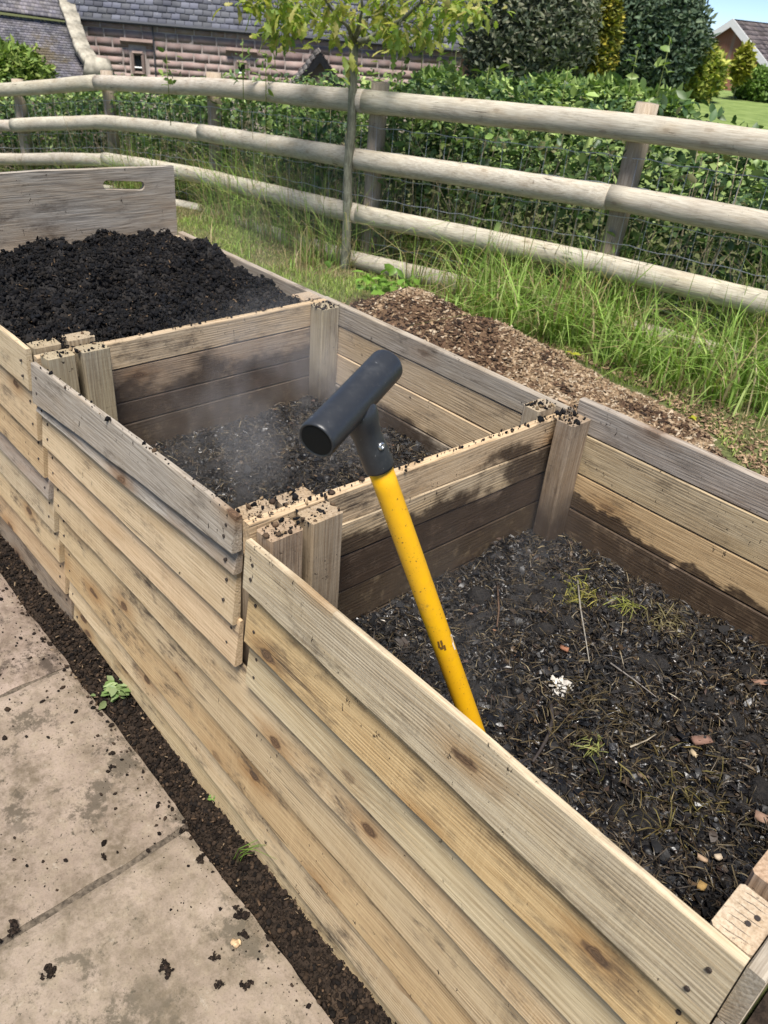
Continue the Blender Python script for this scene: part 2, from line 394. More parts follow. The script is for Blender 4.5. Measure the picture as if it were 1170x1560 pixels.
# ---- paving: each slab a piece of the pavement
def slab_material():
    t = NT('riven_concrete'); p = t.n('ShaderNodeNewGeometry').outputs['Position']; oi = t.n('ShaderNodeObjectInfo')
    a = t.noise(p, 5.0, 6.0, .68); b = t.noise(p, 28.0, 6.0, .7); f = t.noise(p, 190.0, 3.0, .6)
    c = t.mix(t.rng(a, .3, .7), (.195, .148, .118, 1), (.315, .250, .206, 1))
    c = t.mix(t.rng(b, .42, .66, 0, .85), c, (.25, .20, .15, 1))
    c = t.mix(t.rng(b, .60, .70, 0, .45), c, (.42, .37, .325, 1))
    c = t.mix(t.rng(f, .5, .72, 0, .55), c, (.13, .105, .08, 1))
    st = t.math('MULTIPLY', t.rng(t.noise(t.vadd(p, (3.3, 1.7, 0)), 4.2, 8.0, .76), .43, .62), t.rng(t.noise(p, 46.0, 4.0, .65), .28, .62, .35, 1))
    c = t.mix(t.math('MULTIPLY', st, .9), c, (.085, .062, .042, 1))
    smr = t.math('MULTIPLY', t.rng(t.noise(t.vadd(p, (7.7, 2.2, 0)), 8.0, 8.0, .8), .51, .585), t.rng(t.noise(p, 2.6, 4.0), .40, .52))
    c = t.mix(t.math('MULTIPLY', smr, .85), c, (.05, .038, .029, 1))
    sp = t.rng(t.noise(p, 95.0, 4.0, .7), .62, .66)
    c = t.mix(t.math('MULTIPLY', sp, t.rng(t.noise(p, 6.0, 3.0), .38, .6)), c, (.03, .023, .018, 1))
    c = t.mix(t.math('MULTIPLY', t.math('SUBTRACT', oi.outputs['Random'], .3), .25), c, (.36, .33, .22, 1))
    h = t.math('ADD', t.math('MULTIPLY', a, 3.0), t.math('ADD', b, t.math('MULTIPLY', f, .35)))
    return t.fin(c, .85, t.bump(h, .6, .004), .3)
M_SLAB = slab_material()
M_SOIL = attr_mat('dark_soil', .95, .15, .6, 70.0)
def soil_sheet_mat():
    t = NT('soil_bed'); p = t.n('ShaderNodeNewGeometry').outputs['Position']
    b = t.noise(p, 60.0, 6.0, .7); a = t.noise(p, 9.0, 4.0)
    c = t.mix(t.rng(b, .3, .7), (.012, .009, .007, 1), (.042, .030, .022, 1))
    c = t.mix(t.rng(a, .55, .75, 0, .5), c, (.10, .07, .048, 1))
    return t.fin(c, .95, t.bump(b, .8, .006), .15)
M_SOILBED = soil_sheet_mat()
# mortar bed under the slabs
pave = mobj('pavement', mkmesh('pavement', [(-4.5, -1.0, -.009), (1.2, -1.0, -.009), (1.2, .490, -.009), (-4.5, .490, -.009)], [(0, 1, 2, 3)], plain_mat('joint_sand', (.10, .082, .062), .95, .2, .5, 90.0, .004)))
tag(pave, kind='structure')
xs = [-4.255, -3.614, -2.973, -2.332, -1.691, -1.044, -.405, .24, .88]
def slab(x0, x1, y0, y1, dz):
    n = 30; m = 30
    u, v = np.meshgrid(np.linspace(0, 1, n), np.linspace(0, 1, m), indexing='ij')
    sd = rng.random() * 90
    ex = .006
    X = x0 + (x1 - x0) * u + ex * fbm(v * 9 + sd, u * 0 + sd, 3) * (np.abs(u - .5) * 2) ** 8
    Y = y0 + (y1 - y0) * v + ex * 1.4 * fbm(u * 9 + sd, v * 0 + sd + 5, 3) * (np.abs(v - .5) * 2) ** 8
    e = np.minimum(np.minimum(u, 1 - u), np.minimum(v, 1 - v)) * .64
    Z = dz + .0022 * fbm(X * 9 + sd, Y * 9, 4) - .006 * (1 - sstep(0, .012, e))
    top = np.stack([X, Y, Z], -1).reshape(-1, 3)
    I = np.arange(n * m).reshape(n, m)
    F = [tuple(q) for q in np.stack([I[:-1, :-1], I[1:, :-1], I[1:, 1:], I[:-1, 1:]], -1).reshape(-1, 4)]
    rim = list(I[:, 0]) + list(I[-1, 1:]) + list(I[-2::-1, -1]) + list(I[0, -2:0:-1])
    low = top[rim].copy(); low[:, 2] = dz - .035
    b = len(top); k = len(rim)
    F += [(rim[i], b + i, b + (i + 1) % k, rim[(i + 1) % k]) for i in range(k)]
    me = mkmesh('paving_slab', np.concatenate([top, low]), F, M_SLAB)
    mobj('paving_slab', me, pave)
for i in range(len(xs) - 1):
    g = .009 if abs(xs[i + 1] + 1.044) < .01 else .004
    gl = .009 if abs(xs[i] + 1.044) < .01 else .004
    edge = .514 - .018 * sstep(-1.7, -.4, (xs[i] + xs[i + 1]) / 2)
    slab(xs[i] + gl, xs[i + 1] - g, edge - .628, edge, rng.normal(0, .0012))
    slab(xs[i] + gl, xs[i + 1] - g, edge - 1.27, edge - .64, rng.normal(0, .0012))
# soil strip between slabs and bin
def soilz(x): return -.018 - .028 * sstep(-1.8, -.2, x)
n, m = 420, 26
U, Vv = np.meshgrid(np.linspace(-4.4, .6, n), np.linspace(.478, .645, m), indexing='ij')
Zs = soilz(U) + .010 * fbm(U * 14, Vv * 14, 4, 3) + .006 * fbm(U * 60, Vv * 60, 3, 5)
I = np.arange(n * m).reshape(n, m)
strip = mobj('soil_strip', mkmesh('soil_strip', np.stack([U, Vv, Zs], -1).reshape(-1, 3), np.stack([I[:-1, :-1], I[1:, :-1], I[1:, 1:], I[:-1, 1:]], -1).reshape(-1, 4), M_SOILBED, True))
tag(strip, kind='structure')
ep_ = mobj('soil_patch', mkmesh('soil_patch', [(.003, .30, -.03), (2.5, .30, -.03), (2.5, 2.2, .035), (.003, 2.2, .035)], [(0, 1, 2, 3)], M_SOILBED)); tag(ep_, kind='structure')
SOILPAL = [(.015, .011, .009), (.022, .016, .012), (.034, .024, .018), (.012, .010, .009), (.05, .034, .023)]
N = 22000
px_ = -3.6 + 4.0 * rng.random(N) ** .7; py_ = .485 + rng.random(N) ** .9 * .125
ps = np.stack([px_, py_, soilz(px_) + .010 * fbm(px_ * 14, py_ * 14, 4, 3) + .002 + .004 * rng.random(N)], 1)
sz = .0010 + .0060 * rng.random(N) ** 5
scatter('soil_crumb', ICO_V, ICO_F, ps, sz[:, None] * (0.6 + .8 * rng.random((N, 3))), rot_mats(N), pick(SOILPAL, N, .4), M_SOIL, .35, parent=strip)
N = 520
px_ = rng.uniform(-3.2, .4, N); ps = np.stack([px_, rng.uniform(.495, .6, N), soilz(px_) + .014], 1)
scatter('bark_fragment', CHP_V, CHP_F, ps, np.stack([.004 + .013 * rng.random(N) ** 2, .0015 + .004 * rng.random(N), .001 + .002 * rng.random(N)], 1), rot_mats(N, .5), pick([(.10, .065, .04), (.06, .04, .026), (.22, .16, .10), (.04, .028, .02)], N, .3), M_CHIP, .2, parent=strip)
# crumbs trodden onto the slabs
N = 2600
px_ = rng.uniform(-3.0, .2, N); dd = rng.random(N) ** 2.2 * .75
keep = vn(px_ * 5, dd * 5, 9) + .25 * (dd < .1) > .45
ps = np.stack([px_, .505 - dd, .002 + 0 * dd], 1)[keep]; N = len(ps)
sz = .0009 + .0050 * rng.random(N) ** 5.0
cr = scatter('soil_crumbs', ICO_V, ICO_F, ps, sz[:, None] * (.7 + .7 * rng.random((N, 3))) * np.array([1, 1, .6]), rot_mats(N, .4), pick(SOILPAL, N, .4), M_SOIL, .4)
tag(cr, 'dark soil crumbs trodden over the pale paving slabs', 'soil', kind='stuff')
def clod(p, r, label):
    k = 80
    st_ = rng.normal(0, r * .22, (k, 2)) * np.array([1.0, .6]); wlk = np.cumsum(st_, 0); wlk -= wlk.mean(0); wlk *= min(1, 1.2 * r / (np.abs(wlk).max() + 1e-6))
    pos = np.array(p)[None] + np.c_[wlk + rng.normal(0, r * .12, (k, 2)), np.zeros(k)]; pos[:, 2] = .0025 + .004 * rng.random(k)
    s_ = r * (.08 + .26 * rng.random(k) ** 2)
    o = scatter('soil_clod', ICO_V, ICO_F, pos, s_[:, None] * np.array([1, 1, .5]), rot_mats(k, .3), pick(SOILPAL[:3], k, .3), M_SOIL, .4, kind=None)
    tag(o, label, 'soil clod', 'soil clods on the paving')
for (q, r, lb) in [((368, 1393), .019, 'largest black soil clod at the slab edge by the soil strip'), ((372, 1424), .011, 'small soil clod touching the pale wood fragment'),
                   ((305, 1310), .011, 'soil clod at the corner edge of the nearest slab'), ((253, 1475), .016, 'smeared flat soil clod in the middle of the nearest slab'),
                   ((328, 1458), .009, 'soil clod below the pale wood fragment'), ((75, 1480), .014, 'soil clod near the lower left of the nearest slab'),
                   ((158, 1305), .007, 'single round soil clod above the wide slab joint'), ((170, 1168), .007, 'soil clod on the middle slab near its outer edge'),
                   ((20, 1412), .013, 'soil smear pressed into the wide slab joint at the left edge'), ((333, 1500), .009, 'soil clod left of the two at the nearest slab edge'), ((375, 1500), .010, 'soil clod nearest the bottom of the slab edge')]:
    clod(pz(q, .004), r, lb)
N = 5
pp = pz((360, 1436), .008)
wf = scatter('wood_fragment', ICO_V, ICO_F, pp + rng.normal(0, .0035, (6, 3)) * np.array([1, 1, .2]), np.full((6, 3), .008) * np.array([1, .8, .5]), rot_mats(6, .3), pick([(.62, .47, .28), (.5, .35, .2)], 6, .2), M_CHIP, .35, kind=None)
tag(wf, 'pale broken wood fragment lying on the nearest paving slab', 'wood fragment')

# ================================================================ COMPOST BIN
BIN = empty('compost_bin', (-1.4, 1.05, 0))
tag(BIN, 'long three bay timber compost bin of overlapping sawn boards', 'compost bin')
nail_me = mkmesh('nail', *tube_arrays([(0, -.0012, 0), (0, .004, 0)], [.0034, .0034], 8), M_NAIL)
TAN = (.53, .41, .25); PALE = (.55, .45, .305); HONEY = (.53, .39, .21); BROWN = (.30, .22, .145); GREYB = (.36, .305, .235)
def vc(c, w, var=.08):
    k = 1 + rng.uniform(-var, var); return (c[0] * k, c[1] * k * (1 + rng.uniform(-.03, .03)), c[2] * k * (1 + rng.uniform(-.06, .06)), w)
def fboard(x0, x1, zb0, zt0, zb1, zt1, col, w, mat=None, top=False, dy=0.0, tb=.018, wob=.006):
    ov = 0.0 if top else .012
    L = x1 - x0
    tt = .013 if top else .008
    lean = .006 if not top else .003
    me = plank_mesh('front_board', L, zt0 + ov - zb0, zt1 + ov - zb1, tt, tb, mat or M_FRONT, 0, zb1 - zb0, wob, .0022, lean=lean)
    o = mobj('front_board', me, BIN, Matrix.Translation((x0, .6105 + dy, zb0)), vc(col, w))
    for t, sg in ((.028 / L, 1), (1 - .028 / L, 1)):
        for q in (.3, .68):
            h = (zt0 + ov - zb0) * (1 - t) + (zt1 + ov - zb1) * t
            zl = (zb1 - zb0) * t + h * (q + rng.uniform(-.05, .05)); y = -tb * (1 - q) + (-tt + lean) * q
            mobj('nail', nail_me, o, WM[o.name] @ Matrix.Translation((t * L + rng.uniform(-.006, .006), y - .0008, zl)))
    return o
# left bay: its own set of boards
e1 = [.838, .732, .597, .487, .415, .31, .207, .095, -.06]
c1 = [(PALE, .12), (TAN, .1), (HONEY, .15), (BROWN, .75), (PALE, .1), (TAN, .1), (HONEY, .2), (BROWN, .4)]
for k in range(8):
    gap = .012 if k == 1 else 0
    fboard(-2.78, -1.865, e1[k + 1], e1[k] - gap, e1[k + 1], e1[k] - gap, c1[k][0], c1[k][1], mat=None if k < 2 else M_LOWER, top=(k == 0))
# middle bay, removable upper boards
m = [(.818, .850), (.716, .778), (.690, .726), (.596, .602), (.499, .506)]
c2 = [(GREYB, .75), (BROWN, 1.0), (PALE, .05), (TAN, .05)]
for k in range(4):
    fboard(-1.835, -.955 - .006 * (k % 2) - (.014 if k == 2 else 0), m[k + 1][0], m[k][0], m[k + 1][1], m[k][1], c2[k][0], c2[k][1], top=(k == 0), tb=.021 if k == 0 else .018)
# near bay upper boards
m = [(.822, .809), (.718, .680), (.594, .575), (.489, .470)]
c3 = [(PALE, .42), (HONEY, .05), (PALE, .12)]
for k in range(3):
    fboard(-.927, -.0255, m[k + 1][0], m[k][0], m[k + 1][1], m[k][1], c3[k][0], c3[k][1], mat=M_RIBBED if k == 2 else None, top=(k == 0))
# long lower boards under both
m = [(.499, .466), (.402, .382), (.303, .245), (.179, .105), (.10, -.02), (.02, -.105), (-.07, -.2)]
c4 = [(TAN, .1), (TAN, .2), (HONEY, .08), (TAN, .12), (TAN, .2), (BROWN, .45)]
for k in range(6):
    fboard(-1.836, -.018, m[k + 1][0], m[k][0], m[k + 1][1], m[k][1], c4[k][0], c4[k][1], mat=M_LOWER)
# posts (local X runs up the post)
def post(x0, x1, y0, y1, top, col, w, mat=None):
    dx, dy = x1 - x0, y1 - y0
    me = plank_mesh('post', top + .1, dx, dx, dy, dy, mat or M_POST, wob=.0015, bev=.004, seg=.08)
    # local X=up, local Z=+x, local Y = Z x X = x cross z = -y
    Mx = Matrix(((0, 0, 1), (0, -1, 0), (1, 0, 0))).to_4x4(); Mx.translation = Vector((x0, y0, -.1))
    return mobj('post', me, BIN, Mx, vc(col, w))
PC = (.36, .27, .17); PG = (.36, .30, .19)
for (xa, wd, tp, gr) in ((-1.832, .048, .835, 1), (-1.911, .048, .836, 1), (-.930, .048, .832, 0), (-1.002, .047, .834, 0)):
    post(xa, xa + wd, .622, .690, tp, PG if gr else PC, .3, M_POSTF)
    post(xa + .003, xa + wd + .003, .706, .776, tp + rng.uniform(-.004, .006), PG if gr else PC, .35, M_POSTF)
post(-.073, -.026, .619, .692, .802, (.56, .47, .33), .35, M_POSTF)
EP = [o for o in BIN.children if o.name.startswith('post')][-1]
for (x_, y_) in ((-.045, .650), (-.041, .664)):
    mobj('nail', nail_me, EP, Matrix.Translation((x_, y_, .8025)) @ Matrix.Rotation(-math.pi / 2, 4, 'X'))
for k in range(7):
    y_ = .626 + .0095 * k; a_ = -.070 + .004 * rng.random(); b_ = -.030 - .012 * rng.random() * (k % 3)
    P = np.array([(a_ + (b_ - a_) * t, y_ + .002 * float(fbm(t * 4 + k, k, 2)) + .004 * t, .8018) for t in np.linspace(0, 1, 7)])
    V, F = tube_arrays(P, [.0002, .0005, .0008, .0006, .0008, .0005, .0002], 4); mobj('crack', mkmesh('crack', V, F, M_NAIL), EP)
post(-.072, -.026, .710, .785, .806, (.42, .30, .2), .2, M_POSTF)
post(-2.775, -2.73, .622, .69, .80, PC, .4, M_POSTF)
post(-1.832, -1.772, 1.432, 1.498, .822, PG, .5)
post(-1.925, -1.862, 1.43, 1.498, .826, PC, .5)
post(-.918, -.868, 1.446, 1.517, .820, BROWN, .4)
post(-1.005, -.956, 1.43, 1.498, .826, PG, .4)
post(-2.705, -2.65, 1.43, 1.498, .812, PC, .5)
post(-.06, -.03, 1.446, 1.517, .80, PC, .4)
# back boards, one set per bay
def bset(name, P0, X, L, edges, t, mat, col, w, ends=None):
    for k in range(len(edges) - 1):
        a, b = edges[k + 1], edges[k]
        d = ends[k] if ends else 0
        d1 = ends[k + 1] if ends and k + 1 < len(ends) else 0
        me = plank_mesh(name, L, b - a - .0025, b - a - .0025 + d - d1, t, t, mat, 0, d1, .0015, .0025)
        back = .15 if (name == 'divider_board' and k > 0) else 0.0
        if back: me.transform(Matrix.Translation((back, 0, 0)) @ Matrix.Diagonal(((L - back) / L, 1, 1, 1)))
        Mx = frame((P0[0], P0[1], a), X, (0, 0, 1))
        o = mobj(name, me, BIN, Mx @ Matrix.Translation((0, rng.uniform(-.002, .002), 0)), vc(col[k % len(col)], w[k % len(w)]))
eb = [.824, .755, .672, .575, .47, .36, .24, .12, .0]
bset('back_board', (-2.73, 1.523, 0), (1, 0, 0), .865, eb, .021, M_BACK2, [GREYB, TAN], [.6, .4])
bset('back_board', (-1.862, 1.5225, 0), (1, 0, 0), .94, [.829, .762, .673, .572, .47, .36, .24, .12, .0], .021, M_BACK2, [GREYB, TAN, TAN], [.65, .3, .35])
bset('back_board', (-.915, 1.5415, 0), (1, 0, 0), 1.0, [.856, .776, .671, .571, .462, .35, .24, .12, .0], .020, M_BACK, [GREYB, TAN, HONEY, TAN], [.75, .3, .05, .1])
# dividers (seen from their +x side) and the two ends
bset('divider_board', (-1.8575, .616, 0), (0, 1, 0), .886, [.827, .752, .656, .592, .49, .39, .28, .16, .03], .021, M_DIV, [TAN, BROWN, BROWN], [.4, .3, .3])
bset('divider_board', (-.9525, .612, 0), (0, 1, 0), .89, [.846, .770, .690, .598, .50, .40, .28, .16, .03], .021, M_DIV2, [TAN, TAN, BROWN], [.2, .35, .3], ends=[-.034, -.030, -.024, -.016, -.008, 0, 0, 0])
bset('end_board', (-.0245, .606, 0), (0, 1, 0), .93, [.805, .70, .60, .50, .40, .28, .16, .03], .0205, M_POSTF, [(.46, .40, .30)], [.7])
bset('end_board', (-2.727, .70, 0), (0, 1, 0), .80, [.814, .70, .60, .50, .40, .28, .16, .03], .021, M_POSTF, [TAN, BROWN], [.5, .3])

# ---- plywood sheet behind the far end, with a hand slot
cu = bpy.data.curves.new('plywood_sheet', 'CURVE'); cu.dimensions = '2D'; cu.fill_mode = 'BOTH'; cu.extrude = .0075; cu.bevel_depth = .0012; cu.bevel_resolution = 0
def poly(pts):
    s = cu.splines.new('POLY'); s.points.add(len(pts) - 1)
    for i, (a, b) in enumerate(pts): s.points[i].co = (a, b, 0, 1)
    s.use_cyclic_u = True
top_ = [(1.497 - t * 1.1, 1.052 + .010 * math.sin(t * 2.2) + .003 * float(fbm(t * 7, 3.1, 3))) for t in np.linspace(0, 1, 24)]
poly([(.40, .45), (1.503, .45)] + top_)
sl_ = []
for (cy, sg) in ((1.366, 1), (1.243, -1)):
    for t in np.linspace(-90, 90, 9):
        sl_.append((cy + sg * .015 * math.cos(math.radians(t)), 1.0 + (cy - 1.3) * -.09 + sg * .015 * math.sin(math.radians(t))))
poly(sl_)
tmp = bpy.data.objects.new('tmp', cu); COL.objects.link(tmp)
bpy.context.view_layer.update()
pm = bpy.data.meshes.new_from_object(tmp.evaluated_get(bpy.context.evaluated_depsgraph_get()))
bpy.data.objects.remove(tmp); bpy.data.curves.remove(cu)
pm.name = 'plywood_sheet'; pm.materials.clear(); pm.materials.append(M_PLY)
# curve plane (a, b) -> mesh (x=-a?) : rebuild so that local X = across, local Z = up
co = np.zeros(len(pm.vertices) * 3); pm.vertices.foreach_get('co', co); co = co.reshape(-1, 3)
co = np.stack([co[:, 0], -co[:, 2], co[:, 1]], 1); pm.vertices.foreach_set('co', co.ravel()); pm.update()
ply = mobj('plywood_sheet', pm, None, frame((-2.762, 0, 0), (0, 1, 0), (.03, 0, 1)), (.36, .29, .21, .92))
tag(ply, 'grey weathered plywood sheet with a hand slot standing behind the full bay', 'plywood sheet')

# ================================================================ COMPOST
BLACK = [(.0045, .0048, .006), (.0075, .0075, .009), (.011, .010, .0105), (.016, .0135, .0115), (.006, .0068, .009)]
def heap(name, label, x0, x1, y0, y1, hf, n, mat):
    u = np.linspace(x0, x1, n); v = np.linspace(y0, y1, n)
    X, Y = np.meshgrid(u, v, indexing='ij'); Z = hf(X, Y)
    I = np.arange(n * n).reshape(n, n)
    o = mobj(name, mkmesh(name, np.stack([X, Y, Z], -1).reshape(-1, 3), np.stack([I[:-1, :-1], I[1:, :-1], I[1:, 1:], I[:-1, 1:]], -1).reshape(-1, 4), mat, True))
    tag(o, label, 'compost'); return o
def compost_mat():
    t = NT('black_compost'); p = t.n('ShaderNodeNewGeometry').outputs['Position']
    a = t.noise(p, 18.0, 6.0, .7); b = t.noise(p, 110.0, 5.0, .7)
    c = t.mix(t.rng(b, .3, .7), (.005, .005, .006, 1), (.021, .018, .016, 1))
    c = t.mix(t.rng(a, .6, .75, 0, .4), c, (.07, .05, .032, 1))
    return t.fin(c, t.rng(a, .3, .7, .45, .95), t.bump(t.math('ADD', a, t.math('MULTIPLY', b, .6)), .9, .012), .35)
M_COMP = compost_mat()
def h1(X, Y):
    m = .800 + .055 * np.exp(-((X + 2.42) / .33) ** 2 - ((Y - 1.12) / .45) ** 2)
    b = .036 * fbm(X * 6, Y * 6, 3, 1) + .050 * np.abs(fbm(X * 13, Y * 13, 4, 2)) + .010 * fbm(X * 50, Y * 50, 3, 4)
    e = np.minimum(np.minimum(X + 2.73, -1.86 - X), np.minimum(Y - .62, 1.50 - Y))
    return m + b - .05 * (1 - sstep(0, .09, 1.50 - Y)) * (1 + fbm(X * 9, Y * 3, 2, 8)) - .012 * (1 - sstep(0, .05, e))
def h2(X, Y):
    m = .508 + .05 * sstep(-1.6, -1.1, X) * sstep(1.0, 1.45, Y) + .035 * np.exp(-((X + 1.45) / .2) ** 2 - ((Y - 1.15) / .2) ** 2)
    return m + .030 * fbm(X * 5, Y * 5, 3, 11) + .022 * fbm(X * 16, Y * 16, 3, 12) + .006 * fbm(X * 60, Y * 60, 3, 13)
def h3(X, Y):
    m = .492 + .02 * sstep(-.4, 0, X) - .05 * np.exp(-((X + .62) / .12) ** 2 - ((Y - .86) / .15) ** 2) - .03 * np.exp(-((X + .33) / .14) ** 2 - ((Y - .92) / .05) ** 2) + .025 * np.exp(-((X + .5) / .2) ** 2 - ((Y - 1.25) / .15) ** 2)
    return m + .034 * fbm(X * 5, Y * 5, 3, 21) + .022 * fbm(X * 16, Y * 16, 3, 22) + .006 * fbm(X * 60, Y * 60, 3, 23)
B1 = heap('compost_heap', 'crumbly black finished compost heaped in the full far bay', -2.705, -1.86, .625, 1.50, h1, 170, M_COMP)
B2 = heap('compost_heap', 'steaming half rotted compost low in the middle bay', -1.836, -.954, .625, 1.50, h2, 170, M_COMP)
B3 = heap('compost_heap', 'dark wet compost with straw in the near bay round the yellow shaft', -.931, -.0245, .622, 1.52, h3, 190, M_COMP)
def on(hf, x0, x1, y0, y1, N, dz=.0):
    x = rng.uniform(x0, x1, N); y = rng.uniform(y0, y1, N)
    return np.stack([x, y, hf(x, y) + dz], 1)
# bay 1: crumbs, many of them clotted into clods
N = 24000
p = on(h1, -2.70, -1.865, .63, 1.495, N); p[:, 2] += rng.random(N) * .003
K = 460; cc_ = on(h1, -2.69, -1.875, .64, 1.485, K); cr_ = .008 + .026 * rng.random(K) ** 2.2; cc_[:, 2] -= cr_ * .35
i = rng.integers(0, K, N // 2); d = rng.normal(0, 1, (N // 2, 3)); d /= np.linalg.norm(d, axis=1)[:, None]; d[:, 2] = np.abs(d[:, 2])
p[:N // 2] = cc_[i] + d * (cr_[i] * (.75 + .35 * rng.random(N // 2)))[:, None]
p[:, 0] = np.clip(p[:, 0], -2.70, -1.865); p[:, 1] = np.clip(p[:, 1], .63, 1.495)
s_ = .0022 + .0052 * rng.random(N) ** 2.5
scatter('crumb', ICO_V, ICO_F, p, s_[:, None] * (.5 + .9 * rng.random((N, 3))), rot_mats(N), pick(BLACK, N, .5), M_CRUMB, .7, parent=B1)
N = 14000; p = on(h1, -2.70, -1.865, .63, 1.495, N, .004); i = rng.integers(0, K, N // 2); d = rng.normal(0, 1, (N // 2, 3)); d /= np.linalg.norm(d, axis=1)[:, None]; d[:, 2] = np.abs(d[:, 2])
p[:N // 2] = cc_[i] + d * (cr_[i] * 1.05)[:, None]; p[:, 0] = np.clip(p[:, 0], -2.70, -1.865); p[:, 1] = np.clip(p[:, 1], .63, 1.495)
scatter('fibre', FLK_V, FLK_F, p, np.stack([.004 + .014 * rng.random(N) ** 2, .002 + .005 * rng.random(N), .003 + .006 * rng.random(N)], 1), rot_mats(N, 1.0), pick(BLACK * 3 + [(.05, .035, .025), (.11, .075, .045)], N, .4), M_CRUMB, .4, parent=B1)
# bays 2 and 3: leaf flakes, straw, twigs
def litter(B, hf, x0, x1, y0, y1, dens, wet):
    N = int(2600 * dens)
    p = on(hf, x0, x1, y0, y1, N); p[:, 2] += .001 + .007 * rng.random(N)
    L = .012 + .024 * rng.random(N) ** 2
    scatter('wet_leaf', LEF_V - np.array([.5, 0, 0]), LEF_F, p, np.stack([L, L * (.5 + .9 * rng.random(N)), L * (1 + 2 * rng.random(N))], 1), rot_mats(N, .35), pick(BLACK * 2 + [(.035, .025, .018), (.05, .035, .025), (.026, .02, .017)], N, .4), M_WET, .3, True, parent=B)
    N = int(24000 * dens)
    p = on(hf, x0, x1, y0, y1, N); p[:, 2] += .002 + .012 * rng.random(N) ** 2
    L = .0035 + .016 * rng.random(N) ** 3
    pal = BLACK * 9 + [(.055, .038, .024), (.09, .06, .035), (.045, .033, .022), (.035, .026, .02), (.07, .045, .035)]
    scatter('leaf_flake', FLK_V, FLK_F, p, np.stack([L, L * (.3 + .6 * rng.random(N)), L * .6], 1), rot_mats(N, .8), pick(pal, N, .45), M_BITS, .5, True, parent=B)
    N = int(9000 * dens)
    p = on(hf, x0, x1, y0, y1, N); p[:, 2] += .003 + .010 * rng.random(N)
    scatter('fibre', STR_V, STR_F, p, np.stack([.014 + .030 * rng.random(N) ** 2, .0006 + .0008 * rng.random(N), .004 + .016 * rng.random(N)], 1), rot_mats(N, .6), pick([(.03, .022, .015), (.05, .036, .022), (.02, .016, .013), (.075, .055, .03)], N, .4), M_BITS, .3, parent=B)
    N = int(260 * dens)
    p = on(hf, x0 + .02, x1 - .02, y0 + .02, y1 - .02, N); s_ = .010 + .020 * rng.random(N) ** 2; p[:, 2] -= s_ * .25
    scatter('clump', ICO_V, ICO_F, p, s_[:, None] * (.7 + .6 * rng.random((N, 3))), rot_mats(N), pick(BLACK, N, .3), M_COMP, .3, True, parent=B)
    N = int(5200 * dens)
    p = on(hf, x0, x1, y0, y1, N); p[:, 2] += .001 * rng.random(N)
    s_ = .003 + .008 * rng.random(N) ** 2
    scatter('crumb', ICO_V, ICO_F, p, s_[:, None] * (.5 + .8 * rng.random((N, 3))), rot_mats(N), pick(BLACK, N, .4), M_BITS, .5, parent=B)
    N = int(1500 * dens)
    p = on(hf, x0, x1, y0, y1, N); p[:, 2] += .008 + .008 * rng.random(N)
    scatter('straw', STR_V, STR_F, p, np.stack([.012 + .032 * rng.random(N) ** 2, .0007 + .0010 * rng.random(N), .003 + .010 * rng.random(N)], 1), rot_mats(N, .45), pick([(.13, .10, .05), (.08, .06, .032), (.05, .038, .025), (.20, .16, .09)], N, .4), M_BITS, .2, parent=B)
    N = int(110 * dens)
    p = on(hf, x0, x1, y0, y1, N); p[:, 2] += .011
    scatter('pale_scrap', FLK_V, FLK_F, p, np.stack([.003 + .010 * rng.random(N) ** 2, .002 + .004 * rng.random(N), .003 + 0 * p[:, 0]], 1), rot_mats(N, .5), pick([(.34, .28, .20), (.24, .18, .12), (.44, .41, .36), (.24, .13, .08), (.16, .11, .07)], N, .3), M_BITS, .3, parent=B)
litter(B2, h2, -1.83, -.957, .63, 1.495, .9, 0)
litter(B3, h3, -.925, -.027, .625, 1.515, 1.25, 1)

# ---- separate finds lying on the near compost
def lay(name, P, R, mat, label, cat, col=None, k=7, jit=.3, group=None):
    V, F = tube_arrays(P, R, k, jit=jit)
    me = mkmesh(name, V, F, mat, True, np.tile(col, (len(V), 1)) if col is not None else None)
    o = mobj(name, me); tag(o, label, cat, group); return o
def surf3(q, dz=.0):
    z = .50
    for _ in range(6): p = pz(q, z); z = float(h3(p[0], p[1])) + dz
    return pz(q, z)
def twig(pts, r, label, col, dz=.02):
    P = [surf3(q, dz) for q in pts]; lay('twig', P, [r * (1 - .5 * i / (len(P) - 1)) for i in range(len(P))], M_CHIP, label, 'twig', col, group='twigs on the near compost')
twig([(838, 1070), (842, 1095), (836, 1120), (822, 1145), (812, 1160)], .0045, 'thick black twig just below the white paper scrap', (.05, .042, .04))
twig([(880, 885), (884, 925), (890, 960), (898, 1010)], .0022, 'thin pale stalk hanging over the yellow grass clump', (.30, .28, .24))
twig([(758, 895), (760, 930), (757, 955)], .0028, 'short brown twig standing left of the yellow grass clump', (.12, .075, .05))
twig([(960, 1138), (985, 1128), (1000, 1118)], .0018, 'thin pale straight stalk right of the thick black twig', (.38, .33, .25))
twig([(930, 1010), (965, 1035), (1000, 1062)], .0018, 'grey bent stalk right of the white paper scrap', (.22, .2, .18))
k = 60
pc = surf3((857, 1046), .012)
o = scatter('paper_scrap', FLK_V, FLK_F, pc + rng.normal(0, 1, (k, 3)) * np.array([.012, .010, .005]), np.full((k, 3), .011) * (.5 + rng.random((k, 3))), rot_mats(k, 1.0), pick([(.62, .59, .53), (.5, .47, .42), (.7, .68, .64)], k, .15), M_CHIP, .4, kind=None)
tag(o, 'crumpled white paper scrap lying on the near compost', 'paper scrap')
